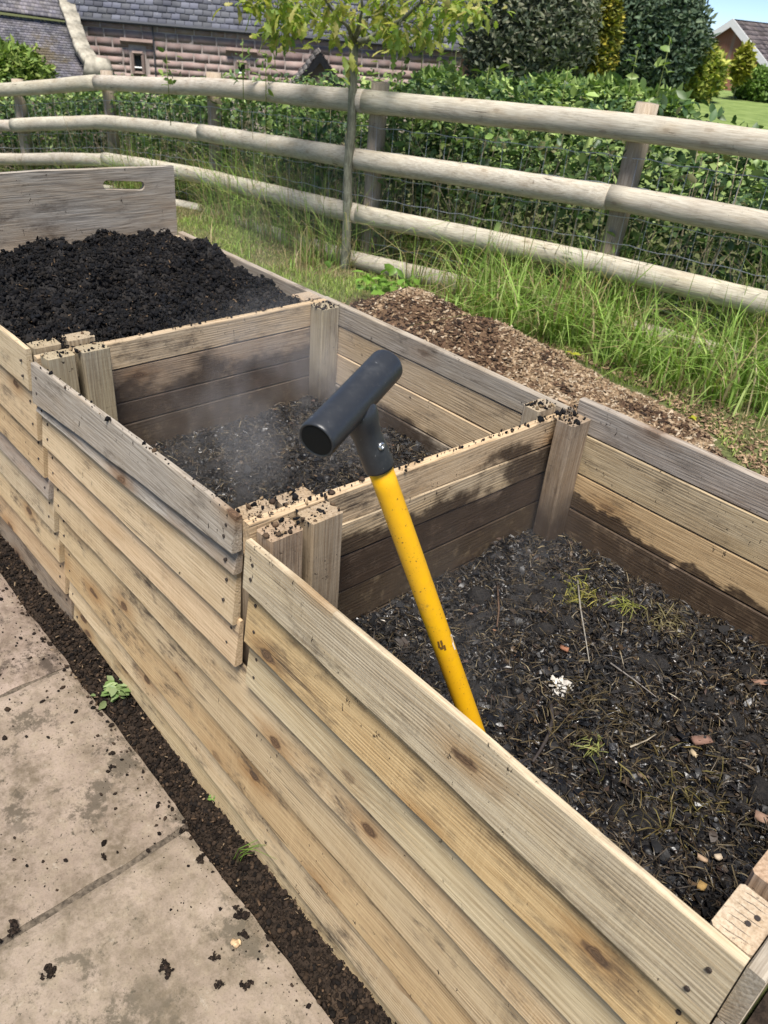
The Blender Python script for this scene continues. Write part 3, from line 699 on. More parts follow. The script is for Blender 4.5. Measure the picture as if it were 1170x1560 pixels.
def bark(q, L, w, ang, col, label):
    p = surf3(q, .014)
    V = CHP_V * np.array([L, w, .006]); V = V + rng.normal(0, .0012, V.shape); c, s = math.cos(ang), math.sin(ang)
    V = V @ np.array([[c, s, 0], [-s, c, 0], [0, 0, 1]]) + p
    o = mobj('bark_piece', mkmesh('bark_piece', V, CHP_F, M_CHIP, False, np.tile(col, (8, 1)))); tag(o, label, 'bark piece', 'bark pieces on the near compost')
bark((1070, 1127), .040, .016, 1.1, (.22, .13, .10), 'reddish brown bark piece upright among the compost near right')
bark((1057, 1148), .018, .007, -.4, (.5, .4, .26), 'small pale splinter beside the reddish bark piece')
bark((1160, 1245), .022, .014, .3, (.34, .22, .16), 'orange brown chip just behind the end posts')
bark((1158, 1040), .035, .012, .9, (.30, .18, .13), 'orange bark piece at the right edge under the back wall')
bark((1070, 1308), .014, .009, .3, (.42, .30, .2), 'tan chip low down in the near corner of the compost')
bark((1096, 1306), .012, .008, 1.3, (.55, .45, .33), 'pale tan chip right of the low tan chip')
bark((860, 988), .016, .010, .3, (.32, .15, .09), 'rust coloured chip above the white paper scrap')
bark((968, 1352) if False else (1068, 1350), .010, .010, .3, (.55, .36, .14), 'orange yellow crumb near the front board corner')
# clumps of yellow-green grass clippings
def clip(q, n, rad, cols, label):
    p = surf3(q, .010); b = p + rng.normal(0, 1, (n, 3)) * np.array([rad, rad, .004])
    o = scatter('grass_clippings', STR_V, STR_F, b, np.stack([.02 + .04 * rng.random(n), np.full(n, .0017), .008 + .022 * rng.random(n)], 1), rot_mats(n, .6), pick(cols, n, .3), M_GRASS, .2, kind=None)
    o['kind'] = 'stuff' if n > 40 else 'thing'
    tag(o, label, 'grass clippings')
clip((878, 905), 110, .028, [(.28, .26, .05), (.36, .32, .09), (.16, .17, .04)], 'yellow green grass clippings in a clump on the near compost')
clip((955, 925), 26, .016, [(.26, .28, .06)], 'few green blades right of the yellow clump against the back wall')
clip((1060, 1225), 150, .055, [(.13, .10, .035), (.20, .17, .06), (.08, .065, .03)], 'olive brown matted hay patch on the near compost')
clip((905, 1140), 22, .014, [(.30, .32, .10)], 'few pale green blades in the middle of the near compost')
clip((1015, 950), 60, .03, [(.22, .19, .09), (.12, .1, .05)], 'dry hay wisp below the stained back boards')
clip((905, 1075), 120, .06, [(.07, .055, .03), (.11, .085, .04)], 'brown hay patch right of the white paper scrap')

# crumbs on the rims and post tops
rim = []
for (xa, xb, ya, yb, z, n_) in ((-1.83, -1.785, .622, .776, .838, 50), (-1.91, -1.865, .622, .776, .84, 60), (-.93, -.884, .622, .776, .836, 110), (-1.0, -.955, .622, .776, .838, 120),
                                (-.93, -.868, 1.446, 1.517, .824, 80), (-1.0, -.956, 1.43, 1.5, .829, 60), (-1.83, -1.775, 1.43, 1.497, .825, 70), (-.93, -.915, 1.45, 1.53, .83, 60)):
    rim.append(np.stack([rng.uniform(xa, xb, n_), rng.uniform(ya, yb, n_), np.full(n_, z)], 1))
t_ = rng.random(170); rim.append(np.stack([np.full(170, -.942) + rng.normal(0, .005, 170), .62 + t_ * .86, .8475 - .034 * t_], 1))
t_ = rng.random(60) ** 1.5; rim.append(np.stack([-1.838 + t_ * .88, np.full(60, .606) + rng.normal(0, .003, 60), .8215 + .031 * t_], 1))
t_ = rng.random(90); rim.append(np.stack([np.full(90, -1.847) + rng.normal(0, .004, 90), .62 + t_ * .86, np.full(90, .829)], 1))
rim = np.concatenate(rim); N = len(rim)
sz = .0010 + .0042 * rng.random(N) ** 3.5
cr = scatter('compost_crumbs', ICO_V, ICO_F, rim, sz[:, None] * (.6 + .9 * rng.random((N, 3))), rot_mats(N), pick(BLACK + [(.06, .04, .028), (.12, .08, .05), (.3, .22, .13)], N, .4), M_CRUMB, .4)
tag(cr, 'dark compost crumbs spilt on the bin posts and rims', 'compost crumbs', kind='stuff')

# ================================================================ THE YELLOW TOOL
A_ = pdepth((577, 708), 1.00); B_ = pdepth((722, 1112), 1.26)
ax_ = (B_ - A_) / np.linalg.norm(B_ - A_)
TOOL = empty('garden_tool', B_ + ax_ * .12)
tag(TOOL, 'yellow shafted garden tool with black T handle stuck in near compost', 'garden tool')
def yellow():
    t = NT('yellow_plastic_sleeve'); p = t.n('ShaderNodeTexCoord').outputs['Object']
    n1 = t.noise(p, 300.0, 3.0); n2 = t.noise(p, 40.0, 5.0, .7)
    c = t.mix(t.rng(n2, .35, .7, 0, .35), (.80, .43, .008, 1), (.66, .32, .007, 1))
    c = t.mix(t.math('MULTIPLY', t.rng(n1, .64, .69), t.rng(n2, .46, .56)), c, (.10, .05, .02, 1))
    md = t.math('MULTIPLY', t.rng(t.noise(p, 18.0, 6.0, .75), .56, .68), t.rng(t.noise(p, 90.0, 4.0, .7), .4, .6, .2, .75))
    c = t.mix(md, c, (.20, .11, .035, 1))
    return t.fin(c, t.rng(n2, .3, .7, .28, .55), t.bump(n2, .15, .001), .5)
def blackp():
    t = NT('black_plastic_grip'); p = t.n('ShaderNodeTexCoord').outputs['Object']
    n1 = t.noise(p, 700.0, 2.0); n2 = t.noise(p, 30.0, 6.0, .7)
    c = t.mix(t.rng(n2, .5, .75, 0, .6), (.026, .029, .034, 1), (.055, .059, .064, 1))
    sc = t.rng(t.noise(t.vmul(p, (90, 300, 90)), 1.0, 3.0), .70, .74)
    c = t.mix(t.math('MULTIPLY', sc, t.rng(n2, .44, .56)), c, (.19, .19, .19, 1))
    c = t.mix(t.rng(t.noise(p, 160.0, 5.0, .75), .58, .75, 0, .5), c, (.11, .10, .09, 1))
    return t.fin(c, t.rng(n2, .3, .7, .30, .46), t.bump(n1, .12, .0006), .5)
M_YEL, M_BLK = yellow(), blackp()
Ls = np.linalg.norm(B_ - A_)
P = [A_ + ax_ * s for s in np.linspace(-.02, Ls + .16, 14)]
V, F = tube_arrays(P, [.0163] * 14, 32)
shaft = mobj('shaft', mkmesh('shaft', V, F, M_YEL, True), TOOL)
E0, E1 = pdepth((481, 672), .885), pdepth((590, 556), .995)
gd = (E1 - E0) / np.linalg.norm(E1 - E0); GL = np.linalg.norm(E1 - E0)
mid = E0 + gd * GL * .5
NK = A_ - ax_ * .095
SHIFT = (A_ - ax_ * .098) - mid; SHIFT = SHIFT * .0
def prof(): # slightly waisted grip with a rolled rim at each end
    s_ = [.0012, 0, .0004, .0018, .005, .03, GL * .5, GL - .03, GL - .005, GL - .0018, GL - .0004, GL, GL - .0012]
    r_ = [.0202, .0212, .0222, .0232, .0236, .0234, .0230, .0230, .0231, .0227, .0217, .0207, .0197]
    return s_, r_
s_, r_ = prof()
tang = np.array([gd] * len(s_))
def revolve(name, O, D, s, r, k, mat, parent, smooth=True):
    D = D / np.linalg.norm(D); n1 = np.cross(D, (0.1, .2, 1)); n1 /= np.linalg.norm(n1); n2 = np.cross(D, n1)
    A = np.linspace(0, 2 * np.pi, k, endpoint=False); V = []
    for a, b in zip(s, r): V.append(O + D * a + b * (np.cos(A)[:, None] * n1 + np.sin(A)[:, None] * n2))
    V = np.concatenate(V); F = [(i * k + j, i * k + (j + 1) % k, (i + 1) * k + (j + 1) % k, (i + 1) * k + j) for i in range(len(s) - 1) for j in range(k)]
    F.append(tuple(range(k))[::-1]); F.append(tuple((len(s) - 1) * k + j for j in range(k)))
    return mobj(name, mkmesh(name, V, F, mat, smooth), parent)
grip = revolve('grip', E0, gd, s_, r_, 40, M_BLK, TOOL)
M_PLUG = plain_mat('matt_black_plug', (.008, .009, .010), .7, .2)
for (O_, D_) in ((E0, -gd), (E1, gd)):
    revolve('end_plug', O_ - D_ * .004, D_, [0, .0032], [.0195, .0195], 32, M_PLUG, grip, False)
sock_top = mid - ax_ * 0.0
d2 = (A_ + ax_ * .004) - mid; SL = np.linalg.norm(d2)
neck = revolve('socket', mid, d2, [0, SL * .18, SL * .26, SL * .36, SL * .5, SL * .7, SL * .95, SL * .985, SL], [.0215, .0235, .0228, .0202, .0182, .0187, .0200, .0197, .0172], 36, M_BLK, TOOL)
M_RIV = plain_mat('steel_rivet', (.62, .63, .64), .3, .5, metallic=.9)
def on_tube(q, O, D, rad):
    r = pray(q); D = D / np.linalg.norm(D); w = CAM - O
    a_ = r - D * (r @ D); b_ = w - D * (w @ D)
    A2, B2_, C2 = a_ @ a_, 2 * a_ @ b_, b_ @ b_ - rad * rad
    t = (-B2_ - math.sqrt(max(0, B2_ * B2_ - 4 * A2 * C2))) / (2 * A2); p = CAM + r * t
    nn = (p - O) - D * ((p - O) @ D); return p, nn / np.linalg.norm(nn)
p, nn = on_tube((581, 680), mid, d2, .0188)
revolve('rivet', p - nn * .001, nn, [0, .0022, .003, .0031, .0022, .0012], [.0052, .0050, .0042, .0022, .0018, .0016], 20, M_RIV, TOOL)
# small worn black print and a scratch on the shaft
M_PRINT = plain_mat('worn_black_print', (.14, .07, .015), .6, .3)
M_SCR = plain_mat('scratched_sleeve', (.70, .62, .5), .7, .3)
def patch(q0, pts, mat, name):
    V = []; 
    for (a, b) in pts:
        p, nn = on_tube((q0[0] + a, q0[1] + b), A_, ax_, .0163); V.append(p + nn * .0004)
    return mobj(name, mkmesh(name, V, [tuple(range(len(V)))], mat), shaft)
for pts in ([(-6, -6), (-3, -6), (-1, 3), (-4, 4)], [(-2, -7), (1, -8), (3, -2), (0, 0)], [(3, 0), (6, -1), (8, 7), (5, 8)], [(-3, 4), (0, 2), (3, 6), (0, 7)], [(0, -1), (2, -2), (4, 5), (2, 6)]):
    patch((672, 983), pts, M_PRINT, 'print_mark')
patch((687, 977), [(-1, -10), (1, -11), (4, 4), (7, 12), (5, 13), (2, 5)], M_SCR, 'scratch')

# ================================================================ WOOD CHIP HEAP
def hc(X, Y):
    far = np.interp(X, [-3.9, -3.6, -3.2, -2.7, -2.2, -1.8, -1.3, -.9, -.3], [2.9, 3.2, 3.5, 3.68, 3.72, 3.68, 3.5, 3.2, 2.9]) + .10 * fbm(X * 4, X * 0, 3, 41)
    mask = sstep(0, .22, far - Y) * sstep(-3.75, -3.35, X + .10 * fbm(Y * 4, Y * 0, 2, 44))
    b = .04 + .23 * np.exp(-((X + 3.02) / .34) ** 2 - ((Y - 3.05) / .36) ** 2) + .22 * np.exp(-((X + 2.45) / .26) ** 2 - ((Y - 3.02) / .36) ** 2) + .06 * np.exp(-((X + 1.9) / .4) ** 2 - ((Y - 2.9) / .5) ** 2)
    return -.03 + mask * (b + .03 + .03 * fbm(X * 6, Y * 6, 3, 42) + .012 * fbm(X * 22, Y * 22, 3, 43))
def heap2(name, label, x0, x1, y0, y1, hf, n, mat):
    X, Y = np.meshgrid(np.linspace(x0, x1, n), np.linspace(y0, y1, n), indexing='ij'); Z = np.where(hf(X, Y) > -.028, hf(X, Y), -.09)
    I = np.arange(n * n).reshape(n, n)
    o = mobj(name, mkmesh(name, np.stack([X, Y, Z], -1).reshape(-1, 3), np.stack([I[:-1, :-1], I[1:, :-1], I[1:, 1:], I[:-1, 1:]], -1).reshape(-1, 4), mat, True))
    return tag(o, label, 'wood chips')
def chipbed():
    t = NT('chip_bed'); p = t.n('ShaderNodeNewGeometry').outputs['Position']
    b = t.noise(p, 80.0, 5.0, .7)
    return t.fin(t.mix(t.rng(b, .3, .7), (.05, .03, .02, 1), (.17, .11, .065, 1)), .95, t.bump(b, .8, .01), .15)
WC = heap2('wood_chip_heap', 'brown wood chip heap spread behind the compost bin', -3.95, -.2, 1.56, 3.85, hc, 170, chipbed())
N = 44000
x = rng.uniform(-3.9, -.3, N); y = 1.57 + 2.25 * rng.random(N) ** .6; z = hc(x, y); ok = z > -.015
x, y, z = x[ok], y[ok], z[ok]; N = len(x)
darkz = sstep(.42, .62, vn(x * 4.5, y * 4.5, 51) * .55 + vn(x * 14, y * 14, 52) * .25 + .35 * sstep(-1.9, -2.6, x) * vn(x * 3, y * 3, 55))
pale = pick([(.33, .24, .15), (.26, .18, .11), (.42, .32, .215), (.19, .125, .078), (.30, .21, .13), (.50, .41, .30)], N, .25)
drk = pick([(.06, .036, .024), (.09, .055, .035), (.035, .024, .018), (.15, .09, .055)], N, .3)
cc = np.where((rng.random(N) < darkz * .75)[:, None], drk, pale)
L = .010 + .028 * rng.random(N) ** 1.8
scatter('wood_chip', CHP_V, CHP_F, np.stack([x, y, z + .004 * rng.random(N)], 1), np.stack([L, L * (.25 + .35 * rng.random(N)), .002 + .004 * rng.random(N)], 1), rot_mats(N, .55), cc, M_CHIP, .25, parent=WC)
N = 2600
x = rng.uniform(-3.9, -.5, N); y = np.interp(x, [-3.9, -3.6, -3.2, -2.7, -2.2, -1.8, -1.3, -.9, -.5], [2.9, 3.2, 3.5, 3.68, 3.72, 3.68, 3.5, 3.2, 3.0]) + np.abs(rng.normal(0, .16, N)) - .08
scatter('stray_chip', CHP_V, CHP_F, np.stack([x, y, gz(x, y) + .012], 1), np.stack([.010 + .025 * rng.random(N), .004 + .008 * rng.random(N), .002 + .003 * rng.random(N)], 1), rot_mats(N, .5), pick([(.46, .33, .21), (.38, .26, .16), (.2, .13, .08), (.1, .065, .04)], N, .3), M_CHIP, .25, parent=WC)
N = 26
x = rng.uniform(-2.6, -.8, N); y = rng.uniform(1.7, 3.1, N); z = hc(x, y) + .012; ok = z > 0.0
x, y, z = x[ok], y[ok], z[ok]; N = len(x)
for i in range(N):
    L = rng.uniform(.03, .06); V = CHP_V * np.array([L, L * rng.uniform(.4, .7), .006]) + rng.normal(0, .002, (8, 3))
    V = V @ rot_mats(1, .3)[0].T + np.array([x[i], y[i], z[i]])
    mobj('large_chip', mkmesh('large_chip', V, CHP_F, M_CHIP, False, np.tile(pick([(.50, .38, .25), (.42, .30, .2)], 1)[0], (8, 1))), WC)
for (q, lb) in (((870, 538), 'yellow fallen leaf at the grass edge of the wood chips'), ((1053, 637), 'yellow green fallen leaf on the wood chips at right')):
    p = pz(q, .05); n_ = 3
    o = scatter('fallen_leaf', LEF_V, LEF_F, p + rng.normal(0, .008, (n_, 3)) * np.array([1, 1, .2]), np.full((n_, 3), .045), rot_mats(n_, .3), pick([(.42, .42, .04)], n_, .1), M_LEAF, .1, kind=None); tag(o, lb, 'leaf')

# ================================================================ FENCE
FEN = empty('post_and_rail_fence', (-4.48, 3.95, 0))
tag(FEN, 'weathered round post and rail fence with wire mesh bending behind the bins', 'fence')
NODE = np.stack([FX, FY, FT], 1)[1:10]
RC = (.56, .525, .45)
def fpt(s, drop=0.0, off=0.0):     # s = node index (float)
    i = int(np.clip(math.floor(s), 0, len(NODE) - 2)); f = s - i
    p = NODE[i] * (1 - f) + NODE[i + 1] * f
    d = NODE[i + 1] - NODE[i]; nrm = np.array([-d[1], d[0], 0]); nrm /= np.linalg.norm(nrm)
    return p - np.array([0, 0, drop]) + nrm * off
def rail(i0, i1, drop, rad):
    n_ = int((i1 - i0) * 14) + 1
    P = np.array([fpt(i0 + (i1 - i0) * t, drop) for t in np.linspace(0, 1, n_)])
    # ease the bend at the inner node
    for _ in range(3): P[1:-1] = (P[:-2] + 2 * P[1:-1] + P[2:]) / 4
    d = P[-1] - P[0]; d /= np.linalg.norm(d); P[0] += d * .004; P[-1] -= d * .004
    sd = rng.random() * 100; tt = np.linspace(0, 1, n_)
    P[:, 2] += .012 * fbm(tt * 3 + sd, tt * 0, 2); P[:, 1] += .010 * fbm(tt * 3 + sd, tt * 0 + 7, 2)
    R = rad * (1 + rng.uniform(-.06, .06)) * (1 + rng.uniform(-.10, .10) * (tt - .5)) * (1 + .035 * fbm(tt * 14 + sd, tt * 0 + 3, 3))
    Mx = frame(P[0], P[-1] - P[0], (0, 0, 1)); Mi = np.array(Mx.inverted())
    Pl = (np.c_[P, np.ones(n_)] @ Mi.T)[:, :3]
    V, F = tube_arrays(Pl, R, 18, squash=.78, jit=.03)
    mobj('rail', mkmesh('rail', V, F, M_RAIL, True), FEN, Mx, vc(RC, rng.uniform(.35, .6), .05))
for (a, b) in ((0, 1), (1, 3), (3, 5), (5, 7), (7, 8)): rail(a, b, 0.0, .068); rail(a, b, .735, .066)
for (a, b) in ((0, 2), (2, 4), (4, 6), (6, 8)): rail(a, b, .368, .066); rail(a, b, 1.055, .06)
for i in range(0, 9):
    p = fpt(i, 0, .125); r = .062 * rng.uniform(.94, 1.06)
    hgt = .11 if i != 1 else .09
    zt = p[2] + hgt; zb = p[2] - 1.55
    ln = rng.uniform(-.015, .015) if i != 6 else .03
    zz = np.linspace(0, zt - zb, 10); P = np.stack([zz, 0 * zz, 0 * zz], 1)
    V, F = tube_arrays(P, r * (1 + .02 * rng.normal(0, 1, 10)), 16, jit=.03)
    mobj('fence_post', mkmesh('fence_post', V, F, M_RAIL, True), FEN, frame((p[0], p[1], zb), (ln, 0, 1), (1, 0, 0)), vc((.46, .38, .28), .5))
ss = np.linspace(.2, 8, 160)
for dr in (.16, .31, .47, .62, .78, .93, 1.05):
    P = np.array([fpt(s, dr + .006 * math.sin(s * 40), .060) for s in ss])
    V, F = tube_arrays(P, .0024, 5); mobj('wire', mkmesh('wire', V, F, M_WIRE, True), FEN)
for s in np.arange(.2, 8, .078):
    P = np.array([fpt(s, d, .0625) for d in np.linspace(.16, 1.05, 6)]); P[:, 0] += rng.normal(0, .003, 6)
    V, F = tube_arrays(P, .0017, 4); mobj('stay_wire', mkmesh('stay_wire', V, F, M_WIRE, True), FEN)

# ================================================================ GRASS, HEDGE
LEN = np.cumsum(np.r_[0, np.linalg.norm(np.diff(NODE[:, :2], axis=0), axis=1)])
def along(N, s0=.0, s1=8.0):
    l = rng.uniform(np.interp(s0, np.arange(9), LEN), np.interp(s1, np.arange(9), LEN), N)
    s = np.interp(l, LEN, np.arange(9)); i = np.clip(np.floor(s).astype(int), 0, 7); f = (s - i)[:, None]
    p = NODE[i] * (1 - f) + NODE[i + 1] * f; d = NODE[i + 1] - NODE[i]
    nrm = np.stack([-d[:, 1], d[:, 0]], 1); nrm /= np.linalg.norm(nrm, axis=1)[:, None]
    return p, nrm, s
GRN = [(.25, .39, .08), (.31, .45, .11), (.18, .31, .06), (.40, .50, .16), (.28, .42, .10)]
DRY = [(.42, .34, .18), (.34, .27, .14), (.48, .40, .24), (.26, .20, .11)]
def grass_at(name, p, h0, h1, wid, dry, lean, label):
    N = len(p); h = h0 + (h1 - h0) * rng.random(N) ** 1.4
    c = np.where((rng.random(N) < dry)[:, None], pick(DRY, N, .2), pick(GRN, N, .25))
    o = blades(name, p, h, np.abs(rng.normal(lean, .35, N)), rng.random(N) * 6.283, wid * (.6 + .8 * rng.random(N)), c, M_GRASS)
    tag(o, label, 'grass', kind='stuff'); return o
# long grass under and in front of the fence
N = 34000
p, nrm, s = along(N, 0, 8); off = rng.normal(.06, .24, N); off = np.where(off < -.62, -.62 * rng.random(N), off)
q = p[:, :2] + nrm * off[:, None]
tuft = vn(q[:, 0] * 3.2, q[:, 1] * 3.2, 61) * .7 + .3 * vn(q[:, 0] * 10, q[:, 1] * 10, 62)
right = sstep(-5.2, -3.2, q[:, 0])
infront = off < -.10
keep = (tuft > .40 + .22 * infront * (1 - right)) & (hc(q[:, 0], q[:, 1]) < 0.0)
q, tuft, right, infront = q[keep], tuft[keep], right[keep], infront[keep]; N = len(q)
b = np.c_[q, gz(q[:, 0], q[:, 1])]
h = (.10 + .52 * rng.random(N) ** 1.8) * (.45 + .95 * tuft) * np.where(infront, .35 + .65 * right, 1.35)
dryp = np.where(q[:, 0] < -3.4, .50, .30) * np.where(infront, 1, .8)
c = np.where((rng.random(N) < dryp)[:, None], pick(DRY, N, .2), pick(GRN, N, .25))
tag(blades('long_grass', b, h, np.abs(rng.normal(.55, .4, N)), rng.random(N) * 6.283, (.0085) * (.6 + .8 * rng.random(N)), c, M_GRASS), 'long green and straw coloured grass growing along the foot of the fence', 'grass', kind='stuff')
# tall green tufts in front of the fence at right
N = 2900; i = (rng.random(N) ** 1.5 * 70).astype(int)
tx = rng.uniform(-3.2, -.4, 70); ty = np.interp(tx, FX, FY) - rng.uniform(-.1, .5, 70)
b = np.stack([tx[i] + rng.normal(0, .07, N), ty[i] + rng.normal(0, .07, N)], 1)
ok = hc(b[:, 0], b[:, 1]) < .02; b = b[ok]; N = len(b)
tag(blades('grass_tufts', np.c_[b, gz(b[:, 0], b[:, 1])], .10 + .46 * rng.random(N) ** 1.6, np.abs(rng.normal(.7, .5, N)), rng.random(N) * 6.283, (.013) * (.5 + .9 * rng.random(N)), np.where((rng.random(N) < .16)[:, None], pick(DRY, N, .2), pick(GRN, N, .3)), M_GRASS), 'tall arching green grass tufts between the wood chips and the fence', 'grass', kind='stuff')
# short mown grass by the left bay and right of the chips
N = 60000
x = rng.uniform(-7.5, .2, N); y = rng.uniform(1.57, 4.0, N)
fy = np.interp(x, FX, FY)
ok = (y < fy - .02) & (hc(x, y) < 0) & ((x < -2.6) | (y > 2.4)); x, y = x[ok], y[ok]; N = len(x)
bare = sstep(.50, .72, vn(x * 2.2, y * 2.2, 71) + .25 * sstep(.9, .3, np.interp(x, FX, FY) - y) * (x < -3))
h = (.025 + .04 * rng.random(N)) * (1 - .45 * bare)
c = np.where((rng.random(N) < .12 + .75 * bare)[:, None], pick(DRY, N, .2), pick([(.30, .40, .09), (.36, .45, .12), (.24, .33, .08)], N, .2))
tag(blades('mown_grass', np.c_[x, y, gz(x, y)], h, np.abs(rng.normal(.5, .4, N)), rng.random(N) * 6.283, (.006) * (.7 + .6 * rng.random(N)), c, M_GRASS), 'short bright mown grass between the bins and the fence', 'grass', kind='stuff')

# bramble hedge behind the fence
HED = empty('bramble_hedge', (-4.5, 4.9, 0))
tag(HED, 'dense green bramble hedge growing through the wire behind the fence', 'hedge')
def leaves(name, pos, size, cols, mat, parent, tilt=1.0, jit=.12):
    n_ = len(pos); s_ = np.stack([size, size * (.75 + .4 * rng.random(n_)), size], 1)
    return scatter(name, LEF_V, LEF_F, pos, s_, rot_mats(n_, tilt), cols, mat, jit, parent=parent)
N = 70000
p, nrm, s = along(N, 0, 8)
dep = rng.random(N) ** 1.1
off = .10 + dep * .95
gzv = p[:, 2] - FH
top = FH + .02 + .10 * fbm(s * 5, s * 0, 3, 81) + .16 * dep * (1 - .4 * sstep(5.2, 6.5, s)) - .18 * sstep(5.4, 6.6, s) - .08 * sstep(4.6, 3.8, s)
zz = rng.random(N) ** .75 * top
q = p[:, :2] + nrm * off[:, None]
dens = vn(s * 7 + dep * 8, zz * 5 + dep * 5, 82) * .6 + vn(s * 20 + dep * 21, zz * 13, 83) * .4
ok = dens > .43 + .24 * (zz < .55) * (dep < .45)
q, zz, dep, s, gzv = q[ok], zz[ok], dep[ok], s[ok], gzv[ok]; N = len(q)
pal = pick([(.09, .165, .06), (.13, .22, .075), (.07, .13, .055), (.16, .25, .08), (.11, .17, .08), (.19, .19, .09)], N, .35)
clus = vn(s * 11 + dep * 6, zz * 7, 86)
new = (rng.random(N) < .04 + .55 * sstep(.58, .75, clus) + .30 * (zz > 1.0))
pal[new] = pick([(.34, .47, .14), (.42, .52, .18), (.28, .40, .12)], int(new.sum()), .2)
leaves('foliage', np.c_[q, gzv + zz], .022 + .060 * rng.random(N) ** 1.4, pal, M_LEAF, HED, 1.1)
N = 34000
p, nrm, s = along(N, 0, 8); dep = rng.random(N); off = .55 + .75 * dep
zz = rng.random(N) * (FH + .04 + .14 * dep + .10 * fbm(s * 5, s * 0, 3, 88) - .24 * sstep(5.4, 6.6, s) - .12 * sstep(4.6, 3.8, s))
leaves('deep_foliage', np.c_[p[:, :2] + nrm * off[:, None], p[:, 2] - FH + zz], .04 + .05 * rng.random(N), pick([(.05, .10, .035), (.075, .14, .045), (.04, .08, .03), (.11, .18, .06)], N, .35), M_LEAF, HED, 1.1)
N = 5200
p, nrm, s = along(N, 0, 8); off = rng.uniform(.04, .2, N); zz = .25 + .85 * rng.random(N)
ok = vn(s * 9, zz * 4, 91) > .58; p, nrm, s, off, zz = p[ok], nrm[ok], s[ok], off[ok], zz[ok]; N = len(p)
leaves('front_foliage', np.c_[p[:, :2] + nrm * off[:, None], p[:, 2] - FH + zz], .04 + .05 * rng.random(N), pick([(.22, .34, .09), (.30, .42, .13), (.15, .26, .07)], N, .25), M_LEAF, HED, 1.0)
# bare stems and dry stalks in the hedge
SV, SF = [], []
for _ in range(620):
    pp, nn, s = along(1, 0, 8); o0 = rng.uniform(.08, .5); h = rng.uniform(.5, 1.15)
    a = pp[0, :2] + nn[0] * o0; b0 = np.array([a[0], a[1], pp[0, 2] - FH]); e = b0 + np.array([rng.normal(0, .18), rng.normal(0, .1), h])
    m_ = (b0 + e) / 2 + rng.normal(0, .05, 3)
    V, F = tube_arrays([b0, m_, e], [.0035, .003, .0018], 4, caps=False); k0 = sum(len(v) for v in SV)
    SV.append(V); SF += [tuple(i + k0 for i in f) for f in F]
SVv = np.concatenate(SV)
o = mobj('dry_stem', mkmesh('dry_stem', SVv, SF, M_CHIP, True, np.tile((.50, .42, .29), (len(SVv), 1))), HED); o['kind'] = 'stuff'
# taller shoots above the rail
for (q, hgt, R) in (((640, 125), .34, 5.9), ((700, 140), .16, 5.9), ((690, 125), .2, 6.1), ((958, 140), .22, 5.6), ((1005, 130), .25, 5.7), ((610, 130), .14, 6), ((405, 110), .14, 6.8), ((255, 108), .12, 7.5), ((370, 105), .2, 7.0), ((860, 135), .12, 5.7), ((740, 140), .15, 5.8)):
    b0 = prange(q, R) - np.array([0, 0, .1]); n_ = 16
    t_ = rng.random(n_); P = b0 + np.outer(t_, [rng.normal(0, .03), 0, hgt + .1]) + rng.normal(0, .035, (n_, 3))
    V, F = tube_arrays([b0 - np.array([0, 0, .3]), b0, b0 + np.array([0, 0, hgt + .1])], [.004, .0035, .002], 5)
    sh = mobj('shoot', mkmesh('shoot', V, F, M_CHIP, True, np.tile((.16, .20, .06), (len(V), 1))), HED)
    leaves('leaf_spray', P, .05 + .035 * rng.random(n_), pick([(.15, .24, .05), (.21, .29, .07), (.10, .17, .04)], n_, .2), M_LEAF, sh, 1.0)

# ================================================================ YOUNG TREE
TB = pz((527, 402), -.07)
TRE = empty('young_tree', TB)
tag(TRE, 'young slender oak tree with fresh yellow green leaves in front of the fence', 'tree')
def barkm():
    t = NT('grey_bark'); p = t.n('ShaderNodeTexCoord').outputs['Object']
    a = t.noise(t.vmul(p, (60, 60, 12)), 1.0, 5.0, .65); l = t.noise(p, 28.0, 4.0)
    c = t.mix(t.rng(a, .3, .7), (.11, .11, .08, 1), (.27, .27, .20, 1))
    c = t.mix(t.rng(l, .58, .68, 0, .6), c, (.30, .32, .25, 1))
    return t.fin(c, .9, t.bump(a, .7, .006), .2)
M_BARK = barkm()
RT = math.hypot(TB[0], TB[1])
def tpt(q, dr=0.0): return prange(q, RT + dr)
P = [TB - np.array([0, 0, .1])] + [tpt(q) for q in ((527, 402), (528, 360), (530, 300), (530, 250), (535, 200), (537, 150), (538, 110), (539, 66))]
V, F = tube_arrays(P, [.043, .040, .034, .033, .031, .032, .029, .029, .031], 14, jit=.08)
trunk = mobj('trunk', mkmesh('trunk', V, F, M_BARK, True), TRE)
top = P[-1]
ends = []
def branch(pts, r0, r1):
    P = [np.array(p) for p in pts]; R = np.linspace(r0, r1, len(P)); V, F = tube_arrays(P, R, 8)
    mobj('branch', mkmesh('branch', V, F, M_BARK, True), TRE); ends.append(P)
branch([top, tpt((560, 60), -.05), tpt((590, 42), -.12), tpt((612, 30), -.2), tpt((640, 5), -.25), tpt((665, -30), -.3)], .020, .007)
branch([top, tpt((520, 50), .05), tpt((500, 42), .1), tpt((470, 15), .15), tpt((440, -5), .2), tpt((415, -20), .2)], .016, .006)
branch([top, tpt((548, 40), .0), tpt((560, 25), .1), tpt((575, -15), .15), tpt((590, -80), .2)], .019, .008)
branch([top, tpt((536, 38), .1), tpt((530, 10), .2), tpt((520, -40), .3)], .016, .007)
branch([top, tpt((530, 40), -.1), tpt((512, 25), -.25), tpt((490, -10), -.35), tpt((470, -60), -.4)], .014, .006)
branch([top, tpt((545, 45), -.1), tpt((552, 15), -.25), tpt((548, -50), -.3)], .014, .006)
M_TLEAF = attr_mat('oak_leaves', .5, .4, .15, 25.0, trans=.45)
